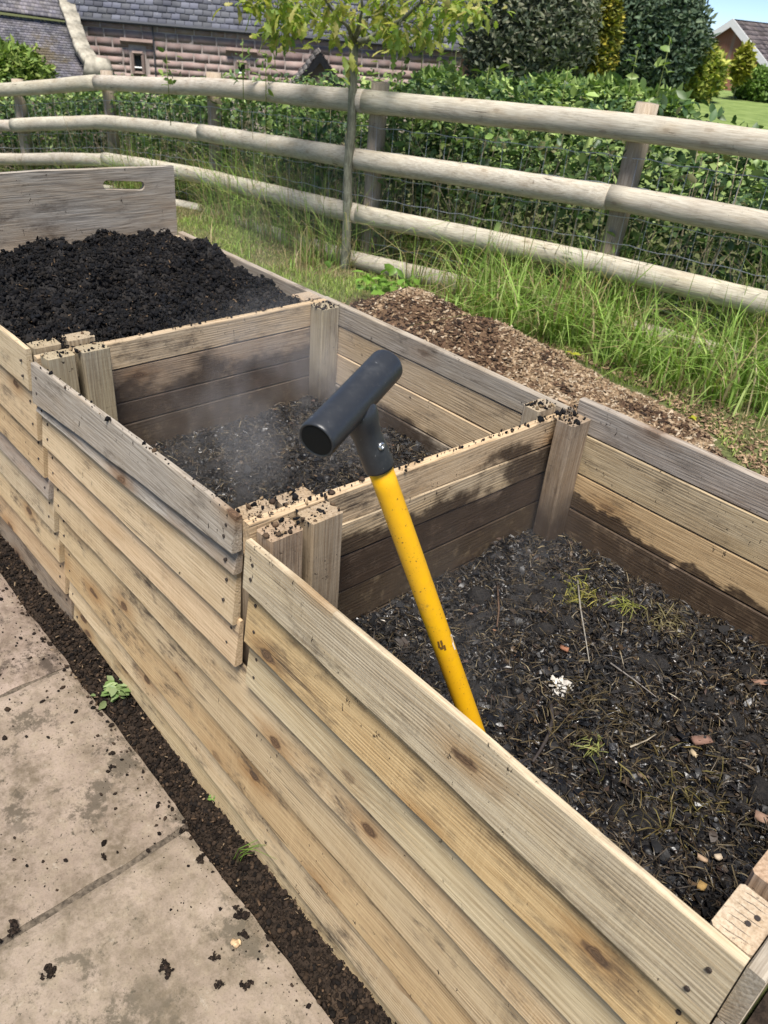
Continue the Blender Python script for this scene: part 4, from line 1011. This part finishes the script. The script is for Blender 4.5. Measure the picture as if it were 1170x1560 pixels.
# lobed drooping leaf
_o = [(0, .02), (.15, .07), (.28, .17), (.36, .10), (.52, .24), (.60, .14), (.76, .22), (.84, .11), (1.0, 0)]
LV = [(x, 0, -.35 * x * x) for x, _ in _o] + [(x, w, .05 - .35 * x * x) for x, w in _o] + [(x, -w, .05 - .35 * x * x) for x, w in _o]
LF = []
for i in range(8): LF += [(i, i + 1, 9 + i + 1, 9 + i), (i + 1, i, 18 + i, 18 + i + 1)]
cen = []
for q in [(400, 8), (430, 22), (455, 30), (440, 45), (490, 20), (505, 45), (520, 15), (575, 10), (600, 35), (605, 55), (612, 62), (640, 20), (660, 35), (625, 5), (690, 10), (700, 28), (720, 5), (465, 10), (415, 25), (535, 88), (540, 25), (660, 8), (560, 45), (590, 12), (505, 8), (430, 4), (680, 40), (730, 15), (690, 6), (380, 5), (415, 48), (650, 60), (640, 42), (585, 28), (428, 60)]:
    cen.append(tpt(q, rng.uniform(-.35, .35)))
for _ in range(26): cen.append(tpt((rng.uniform(380, 740), rng.uniform(-120, -5)), rng.uniform(-.5, .5)))
crown_pts, leaf_meshes = [], []
PALT = [(.38, .44, .09), (.31, .40, .09), (.45, .46, .12), (.24, .35, .08), (.48, .44, .15)]
for c_ in PALT:
    for _ in range(2):
        V = np.array(LV) + rng.normal(0, .02, (27, 3)); V[:, 2] -= rng.uniform(0, .4) * V[:, 0] ** 2
        leaf_meshes.append(mkmesh('leaf', V, LF, M_TLEAF, True, np.tile(np.array(c_) * rng.uniform(.85, 1.15), (27, 1))))
TW, TF_ = [], []
kk = 0
nodes_b = np.concatenate([np.array(P) for P in ends])
for c_ in cen:
    j = np.argmin(np.linalg.norm(nodes_b - c_, axis=1)); st = nodes_b[j]
    V, F = tube_arrays([st, (st + c_) / 2 + np.array([0, 0, .03]), c_], [.005, .0035, .002], 5, caps=False)
    TW.append(V); TF_ += [tuple(i + kk for i in f) for f in F]; kk += len(V)
TWv = np.concatenate(TW)
crown = mobj('crown', mkmesh('crown', TWv, TF_, M_BARK, True), TRE)
nl = 0
for ci, c_ in enumerate(cen):
    m_ = int(rng.integers(6, 11)) if ci < 35 else 3
    for _ in range(m_):
        if nl >= 298: break
        a = rng.uniform(0, 6.283); tl = rng.uniform(.15, 1.2); L = rng.uniform(.055, .11)
        Mx = Matrix.Translation(c_ + rng.normal(0, .03, 3)) @ Matrix.Rotation(a, 4, 'Z') @ Matrix.Rotation(tl, 4, 'Y') @ Matrix.Rotation(rng.uniform(-.6, .6), 4, 'X') @ Matrix.Diagonal((L, L * 1.1, L, 1))
        o = bpy.data.objects.new('leaf', random.choice(leaf_meshes)); COL.objects.link(o); place(o, Mx, crown); nl += 1
n_ = 1200
ci = rng.integers(0, len(cen), n_); P = np.array(cen)[ci] + rng.normal(0, 1, (n_, 3)) * np.array([.09, .09, .06])
scatter('small_leaf', np.array(LV) , np.array(LF), P, np.full((n_, 3), 1.0) * (.045 + .055 * rng.random((n_, 1))), rot_mats(n_, 1.0), pick(PALT, n_, .2), M_TLEAF, .05, parent=crown)
# small weeds by the wall foot and by the fence
def plant(name, q, z, n_, size, cols, spread, up, label, cat='weed', mat=M_LEAF, tilt=.9):
    b0 = pz(q, z); E_ = empty(name, b0); tag(E_, label, cat)
    P = b0 + rng.normal(0, 1, (n_, 3)) * np.array([spread, spread, 0]) + np.c_[np.zeros((n_, 2)), rng.random(n_) * up]
    o = leaves('leaf_spray', P, size * (.6 + .6 * rng.random(n_)), pick(cols, n_, .25), mat, E_, tilt)
    V, F = tube_arrays([b0 - np.array([0, 0, .02]), b0 + np.array([.004, .003, up * .6 + .01])], [.003, .002], 6)
    mobj('stem', mkmesh('stem', V, F, M_LEAF, True, np.tile((.2, .28, .09), (len(V), 1))), E_)
    return E_
plant('wilted_weed', (176, 1052), -.01, 46, .034, [(.22, .30, .12), (.30, .38, .18), (.14, .22, .07)], .020, .014, 'wilted pale green weed lying in the soil strip beside the boards', tilt=.5)
plant('broadleaf_weed', (955, 545), .02, 40, .085, [(.10, .18, .04), (.14, .23, .06)], .09, .12, 'broad leaved weed at the grass edge beside the wood chips')
plant('dock_plant', (575, 440), .03, 46, .10, [(.20, .36, .06), (.16, .30, .05)], .10, .10, 'bright green leafy weed behind the top of the chip heap')
plant('nettle_plant', (1148, 425), .35, 26, .06, [(.26, .33, .07), (.20, .28, .06)], .08, .18, 'yellow green leafy shoot in front of the lowest rail at right')
plant('seedling', (325, 1218), -.02, 8, .016, [(.2, .34, .08)], .005, .01, 'tiny green seedling in the soil beside the near slab corner')
for (q, a0, lb) in (((360, 1312), 0.6, 'single green grass tuft sprouting at the foot of the boards'),):
    b0 = pz(q, -.03); n_ = 7
    o = blades('grass_sprig', np.tile(b0, (n_, 1)) + rng.normal(0, .004, (n_, 3)) * np.array([1, 1, 0]), rng.uniform(.05, .13, n_), rng.uniform(.5, 1.1, n_), rng.uniform(.2, 1.3, n_), np.full(n_, .004), pick([(.16, .25, .05)], n_, .2), M_GRASS)
    del o['kind']; tag(o, lb, 'grass tuft')

# ================================================================ BACKGROUND BUILDINGS
def flatpoly(name, pts, mat, parent, thick=0.0, color=None):
    """a slab with the outline pts (3D, planar), given real thickness away from the camera."""
    P = np.array(pts, float); nrm = np.cross(P[1] - P[0], P[2] - P[0]); nrm /= np.linalg.norm(nrm)
    if nrm @ (P.mean(0) - CAM) < 0: nrm = -nrm
    n_ = len(P); V = np.concatenate([P, P + nrm * max(thick, .02)])
    F = [tuple(range(n_)), tuple(range(n_, 2 * n_))[::-1]] + [(i, n_ + i, n_ + (i + 1) % n_, (i + 1) % n_) for i in range(n_)]
    return mobj(name, mkmesh(name, V, F, mat), parent, color=color)
def bar(name, a, b, w, mat, parent, k=4):
    V, F = tube_arrays([np.array(a), np.array(b)], [w, w], k); return mobj(name, mkmesh(name, V, F, mat), parent)
def slate_mat(name, c0, c1, lich):
    t = NT(name); p = t.n('ShaderNodeNewGeometry').outputs['Position']
    a = t.n('ShaderNodeAttribute', attribute_name='Col').outputs['Color']
    n1 = t.noise(p, 1.6, 5.0, .65); n2 = t.noise(p, 9.0, 3.0, .6)
    c = t.mix(1.0, t.mix(t.rng(n1, .3, .7), c0 + (1,), c1 + (1,)), a, 'MULTIPLY')
    c = t.mix(t.rng(t.noise(t.vadd(p, (4, 9, 1)), .55, 5.0, .7), .56, .66, 0, .8), c, (.11, .085, .04, 1)) if lich else c
    c = t.mix(t.rng(n2, .70, .73), c, (.42, .42, .40, 1))
    return t.fin(c, .75, t.bump(n2, .3, .02), .4)
def slate_roof(name, c00, c10, c11, c01, rows, cols, mat, parent):
    """quad of overlapping slates: c00-c10 is the eave, c01-c11 the top edge."""
    c00, c10, c11, c01 = (np.array(c, float) for c in (c00, c10, c11, c01))
    nrm = np.cross(c10 - c00, c01 - c00); nrm /= np.linalg.norm(nrm)
    if nrm[2] < 0: nrm = -nrm
    V, F, C = [], [], []
    def P(u, v): return (c00 * (1 - u) + c10 * u) * (1 - v) + (c01 * (1 - u) + c11 * u) * v
    for r in range(rows):
        o = (r % 2) * .5
        for c in range(-1, cols + 1):
            u0, u1 = (c + o + .03) / cols, (c + o + .97) / cols
            u0, u1 = max(0, u0), min(1, u1)
            if u1 - u0 < .2 / cols: continue
            v0, v1 = (r + rng.normal(0, .04)) / rows, (r + 1.25) / rows
            b = len(V); th = rng.uniform(.018, .032)
            V += [P(u0, v0) + nrm * (th + .014), P(u1, v0) + nrm * (th + .014), P(u1, v1) + nrm * .004, P(u0, v1) + nrm * .004, P(u0, v0) + nrm * .0, P(u1, v0) + nrm * .0]
            F += [(b, b + 1, b + 2, b + 3), (b + 4, b + 5, b + 1, b), (b + 4, b, b + 3, b + 3), (b + 5, b + 2, b + 1, b + 1)][:2]
            C += [np.full(3, rng.uniform(.6, 1.35)) * np.array([1, 1, rng.uniform(.95, 1.1)])] * 6
    o = mobj(name, mkmesh(name, V, np.array(F), mat, False, np.array(C)), parent); o['kind'] = 'stuff'
    flat = mobj('roof_deck', mkmesh('roof_deck', [c00 - nrm * .03, c10 - nrm * .03, c11 - nrm * .03, c01 - nrm * .03], [(0, 1, 2, 3)], M_DARK), parent)
    return o
M_DARK = plain_mat('dark_underlay', (.03, .03, .032), .9, .1)
M_SLATE = slate_mat('blue_grey_slate', (.075, .08, .10), (.13, .135, .155), False)
M_SLATE2 = slate_mat('mossy_slate', (.10, .10, .115), (.18, .165, .17), True)
M_TILE3 = slate_mat('lichen_tiles', (.16, .14, .125), (.40, .38, .35), False)
M_MORTAR = plain_mat('lime_mortar', (.46, .39, .35), .95, .1, .2, 3.0, .01)
def stone_mat():
    t = NT('red_sandstone'); p = t.n('ShaderNodeNewGeometry').outputs['Position']; oi = t.n('ShaderNodeObjectInfo')
    a = t.noise(p, 4.0, 6.0, .65)
    c = t.mix(oi.outputs['Random'], (.31, .215, .195, 1), (.40, .295, .262, 1))
    c = t.mix(t.rng(a, .35, .7, 0, .6), c, (.40, .34, .305, 1)); c = t.mix(t.rng(t.noise(p, .9, 4.0), .45, .65, 0, .3), c, (.27, .2, .18, 1))
    return t.fin(c, .9, t.bump(a, .5, .03), .2)
M_STONE = stone_mat()
M_LEAD = plain_mat('dark_lead', (.05, .055, .065), .6, .4)
M_GLASS = plain_mat('dark_window_glass', (.012, .016, .02), .08, .6, .1)
M_WHITE = plain_mat('white_paint', (.75, .75, .73), .5, .4, .05)
M_LINTEL = plain_mat('brown_sandstone', (.24, .18, .155), .9, .2, .2, 3.0, .01)
RB = 25.0
WA, WB = prange((118, 26), RB), prange((704, 78), RB)
wu = WB - WA; WLEN = math.hypot(wu[0], wu[1]); wu = np.array([wu[0], wu[1], 0]) / WLEN
wn_ = np.array([-wu[1], wu[0], 0]);
if wn_ @ (CAM - WA) < 0: wn_ = -wn_           # towards the camera
def wall_hit(q, out=0.0):
    r = pray(q); O = WA + wn_ * out; t = ((O - CAM) @ wn_) / (r @ wn_); p = CAM + r * t; return (p - O) @ wu, p[2]
def WP(s, z, out=0.0): return np.array([WA[0], WA[1], 0]) + wu * s + wn_ * out + np.array([0, 0, z])
EZ = float(np.mean([wall_hit(q)[1] for q in ((120, 26), (400, 50), (506, 62), (698, 77))]))
BARN = empty('stone_house', WP(WLEN / 2, -2.4))
tag(BARN, 'long red sandstone house with blue grey slate roof beyond the hedge', 'house')
sE = WLEN
wall = flatpoly('wall', [WP(-.1, -2.6), WP(sE, -2.6), WP(sE, EZ + .05), WP(-.1, EZ + .05)], M_MORTAR, BARN, .5)
wins = [wall_hit((202, 80)) + wall_hit((220, 112)), wall_hit((361, 94)) + wall_hit((376, 118))]
unit = None
z = EZ - .02; row = 0
zlow = min(wall_hit((300, 135))[1], wall_hit((640, 150))[1])
sv = CHP_V.copy()
while z > zlow:
    hh = rng.uniform(.15, .23); s = -.08 + rng.uniform(0, .3)
    while s < sE - .1:
        Lx = rng.uniform(.28, .62); Lx = min(Lx, sE - s)
        s1 = s + Lx
        segs = [(s, s1)]
        for (a, b, c, d) in wins:
            if z - hh < max(b, d) + .10 and z > min(b, d) - .06:
                wl, wr = min(a, c) - .07, max(a, c) + .07; out_ = []
                for (p0, p1) in segs:
                    if p1 <= wl or p0 >= wr: out_.append((p0, p1))
                    else:
                        if p0 < wl: out_.append((p0, wl))
                        if p1 > wr: out_.append((wr, p1))
                segs = out_
        for (p0, p1) in segs:
            if p1 - p0 < .08: continue
            V = np.sign(CHP_V) * np.array([(p1 - p0 - .034) / 2, .03, (hh - .020) / 2]) + rng.normal(0, .003, (8, 3)) * np.array([1.5, .6, 1.5])
            mobj('stone', mkmesh('stone', V, CHP_F, M_STONE), wall, frame(WP((p0 + p1) / 2, z - hh / 2, -.0275 + rng.uniform(0, .004)), wu, (0, 0, 1)))
        s = s1
    z -= hh
for (a, b, c, d) in wins:
    a, c = min(a, c), max(a, c); b, d = max(b, d), min(b, d)
    w = empty('window', WP((a + c) / 2, d)); place(w, WM[w.name], BARN)
    flatpoly('pane', [WP(a, d, .02), WP(c, d, .02), WP(c, b, .02), WP(a, b, .02)], M_GLASS, w, .02)
    for (p0, p1) in (((a, d), (c, d)), ((a, b), (c, b)), ((a, d), (a, b)), ((c, d), (c, b))):
        bar('frame', WP(*p0, .05), WP(*p1, .05), .05, M_LINTEL, w)
    bar('glazing_bar', WP(a, d + (b - d) * .28, .06), WP(c, d + (b - d) * .28, .06), .022, M_WHITE, w)
    bar('hood_mould', WP(a - .28, b + .26, .06), WP(c + .28, b + .26, .06), .07, M_LINTEL, w)
# main roof
RW, RH = 3.4, 3.2
slate_roof('roof_slates', WP(-.3, EZ + .0, .09), WP(sE + .15, EZ + .0, .09), WP(sE + .15, EZ + RH, -RW), WP(-.3, EZ + RH, -RW), 24, 46, M_SLATE, BARN)
bar('gutter', WP(-.1, EZ + .0, .12), WP(sE + .15, EZ + .0, .12), .045, M_LEAD, BARN, 8)
a = wall_hit((121, 40)); bar('downpipe', WP(a[0], EZ - .05, .12), WP(a[0] + .02, EZ - 1.0, .12), .045, M_LEAD, BARN, 8)
a = wall_hit((234, 60)); bar('downpipe', WP(a[0], EZ - .05, .05), WP(a[0], -1.6, .05), .02, M_LEAD, BARN, 6)
flatpoly('gable_end', [WP(sE - .02, -2.6, -.1), WP(sE - .02, EZ, -.1), WP(sE - .02, EZ + RH - .1, -RW), WP(sE - .02, EZ, -RW * 2), WP(sE - .02, -2.6, -RW * 2)], plain_mat('gable_brick', (.33, .19, .15), .9, .2, .2, 6.0), BARN, .3)
bar('verge_board', WP(sE + .17, EZ - .12, .35), WP(sE + .17, EZ + RH, -RW), .10, M_LEAD, BARN)
flatpoly('shed_door', [WP(sE - .2, -2.6, .6), WP(sE + .3, -2.6, .6), WP(sE + .3, EZ - .6, .6), WP(sE - .2, EZ - .6, .6)], plain_mat('pale_blue_paint', (.36, .43, .47), .6, .3, .06), BARN, .3)
# porch
pa, pb = wall_hit((432, 62)), wall_hit((398, 112))
F0 = prange((488, 80), RB - 2.2)
s0 = (F0 - WP(0, 0)) @ wu
apx = F0; rid = apx - wn_ * 2.4; rid[2] = apx[2]
dn = 1.25; lw = 1.05
eL0, eL1 = apx - wu * lw - np.array([0, 0, dn]), rid - wu * lw - np.array([0, 0, dn])
eR0, eR1 = apx + wu * lw - np.array([0, 0, dn]), rid + wu * lw - np.array([0, 0, dn])
POR = empty('porch', apx - np.array([0, 0, 2.5])); tag(POR, 'small gabled porch with black bargeboards and lichened roof on the stone house', 'porch')
slate_roof('roof_tiles', eL0, eL1, rid, apx, 11, 14, M_TILE3, POR)
slate_roof('roof_tiles', eR0, eR1, rid, apx, 11, 14, M_TILE3, POR)
g_ = -wn_ * .12
flatpoly('porch_wall', [eL0 + g_ - np.array([0, 0, 1.4]), eR0 + g_ - np.array([0, 0, 1.4]), eR0 + g_, apx + g_, eL0 + g_], M_LINTEL, POR, .2)
for e_ in (eL0, eR0):
    d_ = apx - e_; w_ = np.array([0, 0, -.22]); o_ = wn_ * .06
    flatpoly('bargeboard', [e_ + o_, apx + o_, apx + o_ + w_, e_ + o_ + w_], plain_mat('black_paint', (.012, .012, .014), .5, .3), POR, .05)
# lead flashing stepped up the wall beside the porch
bar('flashing', rid - wu * lw * 1.02 - np.array([0, 0, dn - .12]) , rid + np.array([0, 0, .14]), .09, M_LEAD, POR)
# left wing: two slopes and a coped verge
WING = empty('slate_wing', prange((40, 130), 23)); tag(WING, 'lower mossy slate roofed wing with pale stone coping left of the house', 'house')
a0, a1 = prange((-60, 128), 22.6), prange((157, 136), 22.9)
b0, b1 = prange((-60, 16), 25.2), prange((108, 36), 25.2)
slate_roof('roof_slates', a0, a1, b1, b0, 26, 30, M_SLATE2, WING)
c0, c1 = prange((-60, 8), 24.95), prange((108, 31), 24.95); d0, d1 = prange((-60, -90), 27.6), prange((80, -70), 27.6)
slate_roof('roof_slates', c0, c1, d1, d0, 18, 28, M_SLATE2, WING)
M_COPE = plain_mat('lichened_coping', (.40, .37, .30), .95, .1, .35, 5.0, .02)
cp = [(84, -40), (94, -12), (102, 8), (108, 24), (114, 42), (121, 62), (129, 80), (138, 94)]
rr = [26.6, 25.8, 25.3, 24.95, 24.5, 24.0, 23.5, 23.1]
for i in range(7):
    p0, p1 = prange(cp[i], rr[i]), prange(cp[i + 1], rr[i + 1])
    V = np.sign(CHP_V) * np.array([np.linalg.norm(p1 - p0) / 2 - .01, .17, .09]) + rng.normal(0, .012, (8, 3))
    mobj('coping_stone', mkmesh('coping_stone', V, CHP_F, M_COPE), WING, frame((p0 + p1) / 2, p1 - p0, (0, 0, 1)))
kn_ = prange((150, 103), 22.8)
V = np.sign(CHP_V) * np.array([.36, .22, .17]) + rng.normal(0, .05, (8, 3)); V[4:, 0] *= .5
mobj('kneeler_stone', mkmesh('kneeler_stone', V, CHP_F, M_COPE), WING, frame(kn_, wu, (0, 0, 1)))
flatpoly('wing_wall', [a0 + [0, 0, -.1], a1 + [0, 0, -.1], a1 + [0, 0, -2], a0 + [0, 0, -2]], M_LINTEL, WING, .3)

# brick house far right
BR = 46.0
ap = prange((1120, 33), BR); vd = np.array([ap[0], ap[1], 0]) / math.hypot(ap[0], ap[1]); rt = np.array([vd[1], -vd[0], 0])
gu = (rt * math.cos(.42) + vd * math.sin(-.42)); gu = np.array([gu[0], gu[1], 0]) / math.hypot(gu[0], gu[1])    # along the gable
ru = np.array([-gu[1], gu[0], 0]); ru = ru if ru @ vd > 0 else -ru                                                # along the ridge, away
HOU = empty('brick_house', (ap[0], ap[1], -3.2)); tag(HOU, 'orange brick house with white bargeboards at the far right', 'house')
def brickm():
    t = NT('orange_brick'); p = t.n('ShaderNodeTexCoord').outputs['Object']
    br = t.n('ShaderNodeTexBrick', {'Vector': p, 'Color1': (.40, .17, .10, 1), 'Color2': (.33, .14, .085, 1), 'Mortar': (.35, .26, .2, 1), 'Scale': 4.4, 'Mortar Size': .02})
    return t.fin(t.mix(t.rng(t.noise(p, 2.0, 4.0), .3, .7, 0, .4), br.outputs['Color'], (.44, .22, .14, 1)), .9)
M_BRK = brickm(); hw, hd = 3.9, 2.7
apx = ap; Lp = ap - gu * hw - np.array([0, 0, hd]); Rp = ap + gu * hw - np.array([0, 0, hd])
flatpoly('gable_wall', [Lp - [0, 0, 3.2], Rp - [0, 0, 3.2], Rp, ap, Lp], M_BRK, HOU, .3)
M_RTILE = slate_mat('brown_roof_tiles', (.10, .085, .085), (.17, .14, .13), False)
for e_ in (Lp, Rp):
    slate_roof('roof_tiles', e_ - ru * .3, e_ + ru * 9, ap + ru * 9 + np.array([0, 0, .05]), ap - ru * .3 + np.array([0, 0, .05]), 16, 34, M_RTILE, HOU)
    o_ = -ru * .34; flatpoly('bargeboard', [e_ + o_, ap + o_ + np.array([0, 0, .12]), ap + o_ - np.array([0, 0, .22]), e_ + o_ - np.array([0, 0, .34])], M_WHITE, HOU, .06)
flatpoly('side_wall', [Rp - [0, 0, 3.2], Rp + ru * 9 - [0, 0, 3.2], Rp + ru * 9, Rp], M_BRK, HOU, .2)
wc = ap + gu * 1.75 - np.array([0, 0, 3.15]) - ru * .05
wo = empty('window', wc); place(wo, WM[wo.name], HOU)
flatpoly('pane', [wc - gu * .6 - [0, 0, .5], wc + gu * .6 - [0, 0, .5], wc + gu * .6 + [0, 0, .5], wc - gu * .6 + [0, 0, .5]], M_GLASS, wo, .03)
for (x0, y0, x1, y1) in ((-.6, -.5, .6, -.5), (-.6, .5, .6, .5), (-.6, -.5, -.6, .5), (.6, -.5, .6, .5), (0, -.5, 0, .5)):
    bar('frame', wc + gu * x0 + np.array([0, 0, y0]) - ru * .04, wc + gu * x1 + np.array([0, 0, y1]) - ru * .04, .05, M_WHITE, wo)

# ================================================================ BACKGROUND TREES AND SHRUBS
def bush(name, label, cat, q, R, wpx, hpx, n_, leaf, pal, mat, shape='round', group=None, deep=1.0, lump=.22, seed=1, trunk=True):
    """q = photo pixel of the crown's centre, wpx/hpx its half sizes in photo pixels, R its distance."""
    c = prange(q, R); r = pray(q); sc_ = R / math.hypot(r[0], r[1]) / FPX
    rx, rz = wpx * sc_, hpx * sc_; base = float(gz(c[0], c[1]))
    E_ = empty(name, (c[0], c[1], base)); tag(E_, label, cat, group)
    d = rng.normal(0, 1, (n_, 3)); d /= np.linalg.norm(d, axis=1)[:, None]
    th = np.arctan2(d[:, 1], d[:, 0])
    rad = 1 + lump * fbm(th * 1.6 + seed, d[:, 2] * 2.6 + seed, 3, seed) + lump * .6 * fbm(th * 6 + seed, d[:, 2] * 8, 2, seed + 3)
    rad = rad * (1 - .34 * rng.random(n_) ** 1.6)
    if shape == 'cone': 
        hgt = (d[:, 2] + 1) / 2; f = np.where(d[:, 2] > 0, 1 - .55 * d[:, 2] ** 1.2, 1.0); d[:, 0] *= f; d[:, 1] *= f
    P = c + d * rad[:, None] * np.array([rx, rx * deep, rz])
    ok = P[:, 2] > base - .1; P, d, rad = P[ok], d[ok], rad[ok]; m_ = len(P)
    cl = pick(pal, m_, .3)
    s_ = leaf * (.6 + .8 * rng.random(m_))
    cr_ = scatter('crown', LEF_V, LEF_F, P, np.stack([s_, s_ * .8, s_], 1), rot_mats(m_, None), cl, mat, .15, parent=E_)
    # opaque inner mass of darker twigs
    n2 = int(n_ * .22); d2_ = rng.normal(0, 1, (n2, 3)); d2_ /= np.linalg.norm(d2_, axis=1)[:, None]
    if shape == 'cone': f = np.where(d2_[:, 2] > 0, 1 - .55 * d2_[:, 2] ** 1.2, 1.0); d2_[:, 0] *= f; d2_[:, 1] *= f
    P2 = c + d2_ * (.55 + .15 * rng.random((n2, 1))) * np.array([rx, rx * deep, rz]); P2 = P2[P2[:, 2] > base]
    s2 = leaf * 2.2 * np.ones(len(P2)); scatter('inner_foliage', LEF_V, LEF_F, P2, np.stack([s2, s2, s2], 1), rot_mats(len(P2), None), pick(pal, len(P2), .2), mat, .15, parent=E_)
    if trunk:
        V, F = tube_arrays([(c[0], c[1], base - .2), (c[0], c[1], c[2] - rz * .3), (c[0] + .1, c[1], c[2] + rz * .4)], [rx * .10, rx * .08, rx * .03], 10); mobj('trunk', mkmesh('trunk', V, F, M_BARK, True), E_)
    return E_
DK = [(.08, .125, .08), (.105, .155, .09), (.06, .095, .065), (.14, .185, .105)]
YEW = [(.17, .19, .125), (.13, .155, .10), (.22, .225, .15), (.10, .125, .085)]
YG = [(.40, .42, .08), (.30, .35, .07), (.46, .46, .10), (.20, .27, .06)]
bush('yew_tree', 'broad dull green clipped evergreen behind the rails at centre right', 'tree', (806, 40), 21.5, 104, 118, 15000, .13, YEW, M_NEEDLE, seed=3, lump=.10)
bush('holly_tree', 'dark glossy evergreen tree beside the patch of sky', 'tree', (985, 62), 23.5, 92, 92, 12000, .15, DK, M_NEEDLE, seed=5, lump=.16)
bush('green_tree', 'mid green tree between stone house and dull evergreen', 'tree', (722, 25), 27, 50, 120, 6000, .20, [(.09, .16, .04), (.12, .2, .05), (.07, .12, .03)], M_FARLEAF, seed=8)
bush('golden_conifer', 'narrow golden yellow conifer between the two dark evergreens', 'shrub', (915, 70), 22.0, 26, 88, 4500, .13, [(.42, .36, .05), (.30, .28, .05), (.16, .18, .04), (.2, .22, .05)], M_FARLEAF, seed=9)
bush('green_conifer', 'slim fresh green conifer at the edge of the dull evergreen', 'shrub', (893, 55), 22.3, 24, 100, 3500, .13, [(.10, .16, .04), (.14, .2, .05)], M_FARLEAF, seed=12)
bush('laurel_shrub', 'rounded yellow green shrub in front of the orange brick house', 'shrub', (1056, 112), 24, 46, 44, 6000, .15, YG, M_FARLEAF, seed=11, lump=.14)
bush('laurel_shrub', 'green shrub left of the rounded yellow green shrub', 'shrub', (1020, 112), 25, 42, 46, 4000, .15, [(.16, .2, .05), (.1, .14, .04), (.22, .25, .06)], M_FARLEAF, seed=14)
bush('golden_shrub', 'small golden upright shrub against the brick gable', 'shrub', (1131, 98), 26, 10, 26, 1400, .13, [(.36, .34, .05), (.26, .28, .05)], M_FARLEAF, seed=15)
bush('garden_hedge', 'low bright green hedge below the brick house at right', 'hedge', (1165, 132), 27, 45, 26, 4000, .13, [(.14, .23, .05), (.18, .28, .06)], M_FARLEAF, seed=16, trunk=False, lump=.08)
bush('privet_bush', 'fresh light green bush at the left edge below the slate roof', 'shrub', (2, 104), 14.0, 68, 34, 4500, .09, [(.20, .29, .06), (.15, .23, .05), (.26, .33, .08)], M_FARLEAF, seed=17, lump=.3, trunk=False)
for k, (q, w_, h_, R) in enumerate((((760, 150), 70, 24, 9.5), ((850, 148), 60, 26, 9.5), ((930, 150), 55, 24, 9.0), ((670, 135), 40, 22, 9.0), ((1010, 163), 40, 12, 8.5))):
    bush('hedgerow_bush', ['light green bush showing over the rail just right of the house', 'light green bush over the rail below the dull evergreen', 'light green bush over the rail left of the leaning post', 'low leafy bush over the rail below the gable end', 'low pale bush over the rail right of the leaning post'][k], 'shrub', q, R, w_, h_, 2600, .075, [(.26, .37, .10), (.33, .44, .14), (.17, .26, .07), (.12, .2, .06)], M_FARLEAF, seed=20 + k, trunk=False, lump=.3)
# lawn beyond the hedge
t = NT('far_lawn'); p_ = t.n('ShaderNodeNewGeometry').outputs['Position']
t.fin(t.mix(t.rng(t.noise(p_, 2.5, 6.0, .7), .3, .7), (.13, .19, .05, 1), (.24, .31, .10, 1)), .9, t.bump(t.noise(p_, 30.0, 4.0), .6, .05), .2)
n_ = 40; az_ = np.radians(np.linspace(-42, 0, n_)); rr_ = np.linspace(9, 32, 24)
A2, R2 = np.meshgrid(az_, rr_, indexing='ij'); X, Y = R2 * np.sin(A2), R2 * np.cos(A2)
I = np.arange(n_ * 24).reshape(n_, 24)
tag(mobj('lawn', mkmesh('lawn', np.stack([X, Y, gz(X, Y) + .05], -1).reshape(-1, 3), np.stack([I[:-1, :-1], I[1:, :-1], I[1:, 1:], I[:-1, 1:]], -1).reshape(-1, 4), t.m, True)), kind='structure')

# ================================================================ STEAM
def steam_mat(name, dens, scale, c, r):
    m = bpy.data.materials.new(name); m.use_nodes = True; nt = m.node_tree; nt.nodes.clear()
    t = NT.__new__(NT); t.m = m; t.t = nt
    out = nt.nodes.new('ShaderNodeOutputMaterial')
    p = t.n('ShaderNodeNewGeometry').outputs['Position']
    nz = t.noise(t.vmul(p, (1, 1, .55)), scale, 4.0, .6, .6)
    q = t.n('ShaderNodeVectorMath', {0: p, 1: tuple(c)}, operation='SUBTRACT').outputs[0]
    q = t.n('ShaderNodeVectorMath', {0: q, 1: tuple(r)}, operation='DIVIDE').outputs[0]
    ln = t.n('ShaderNodeVectorMath', {0: q}, operation='LENGTH').outputs['Value']
    f = t.math('MULTIPLY', t.rng(ln, 1.0, .15), t.rng(nz, .42, .70))
    v = t.n('ShaderNodeVolumePrincipled', {'Color': (.985, .99, 1.0, 1), 'Density': t.math('MULTIPLY', f, dens), 'Anisotropy': .2})
    nt.links.new(v.outputs[0], out.inputs['Volume'])
    return m
def steam(label, c, r, dens, scale):
    A = np.linspace(0, 2 * np.pi, 24, endpoint=False); V, F = [], []
    B = np.linspace(-np.pi / 2, np.pi / 2, 13)
    for b in B:
        for a in A: V.append((c[0] + r[0] * math.cos(b) * math.cos(a), c[1] + r[1] * math.cos(b) * math.sin(a), c[2] + r[2] * math.sin(b)))
    F = [(i * 24 + j, i * 24 + (j + 1) % 24, (i + 1) * 24 + (j + 1) % 24, (i + 1) * 24 + j) for i in range(12) for j in range(24)]
    o = mobj('steam', mkmesh('steam', V, F, steam_mat('steam', dens, scale, c, r), True)); tag(o, label, 'steam', kind='stuff')
steam('grey steam drifting up from the compost in the middle bay', (-1.50, 1.10, .70), (.46, .50, .38), 1.5, 7.0)
steam('faint steam over the dark back corner of the near bay', (-.68, 1.05, .66), (.40, .46, .28), .45, 5.0)
steam('thin steam wisp drifting above the far back corner of the full bay', (-2.15, 1.62, .98), (.45, .40, .32), .35, 3.5)
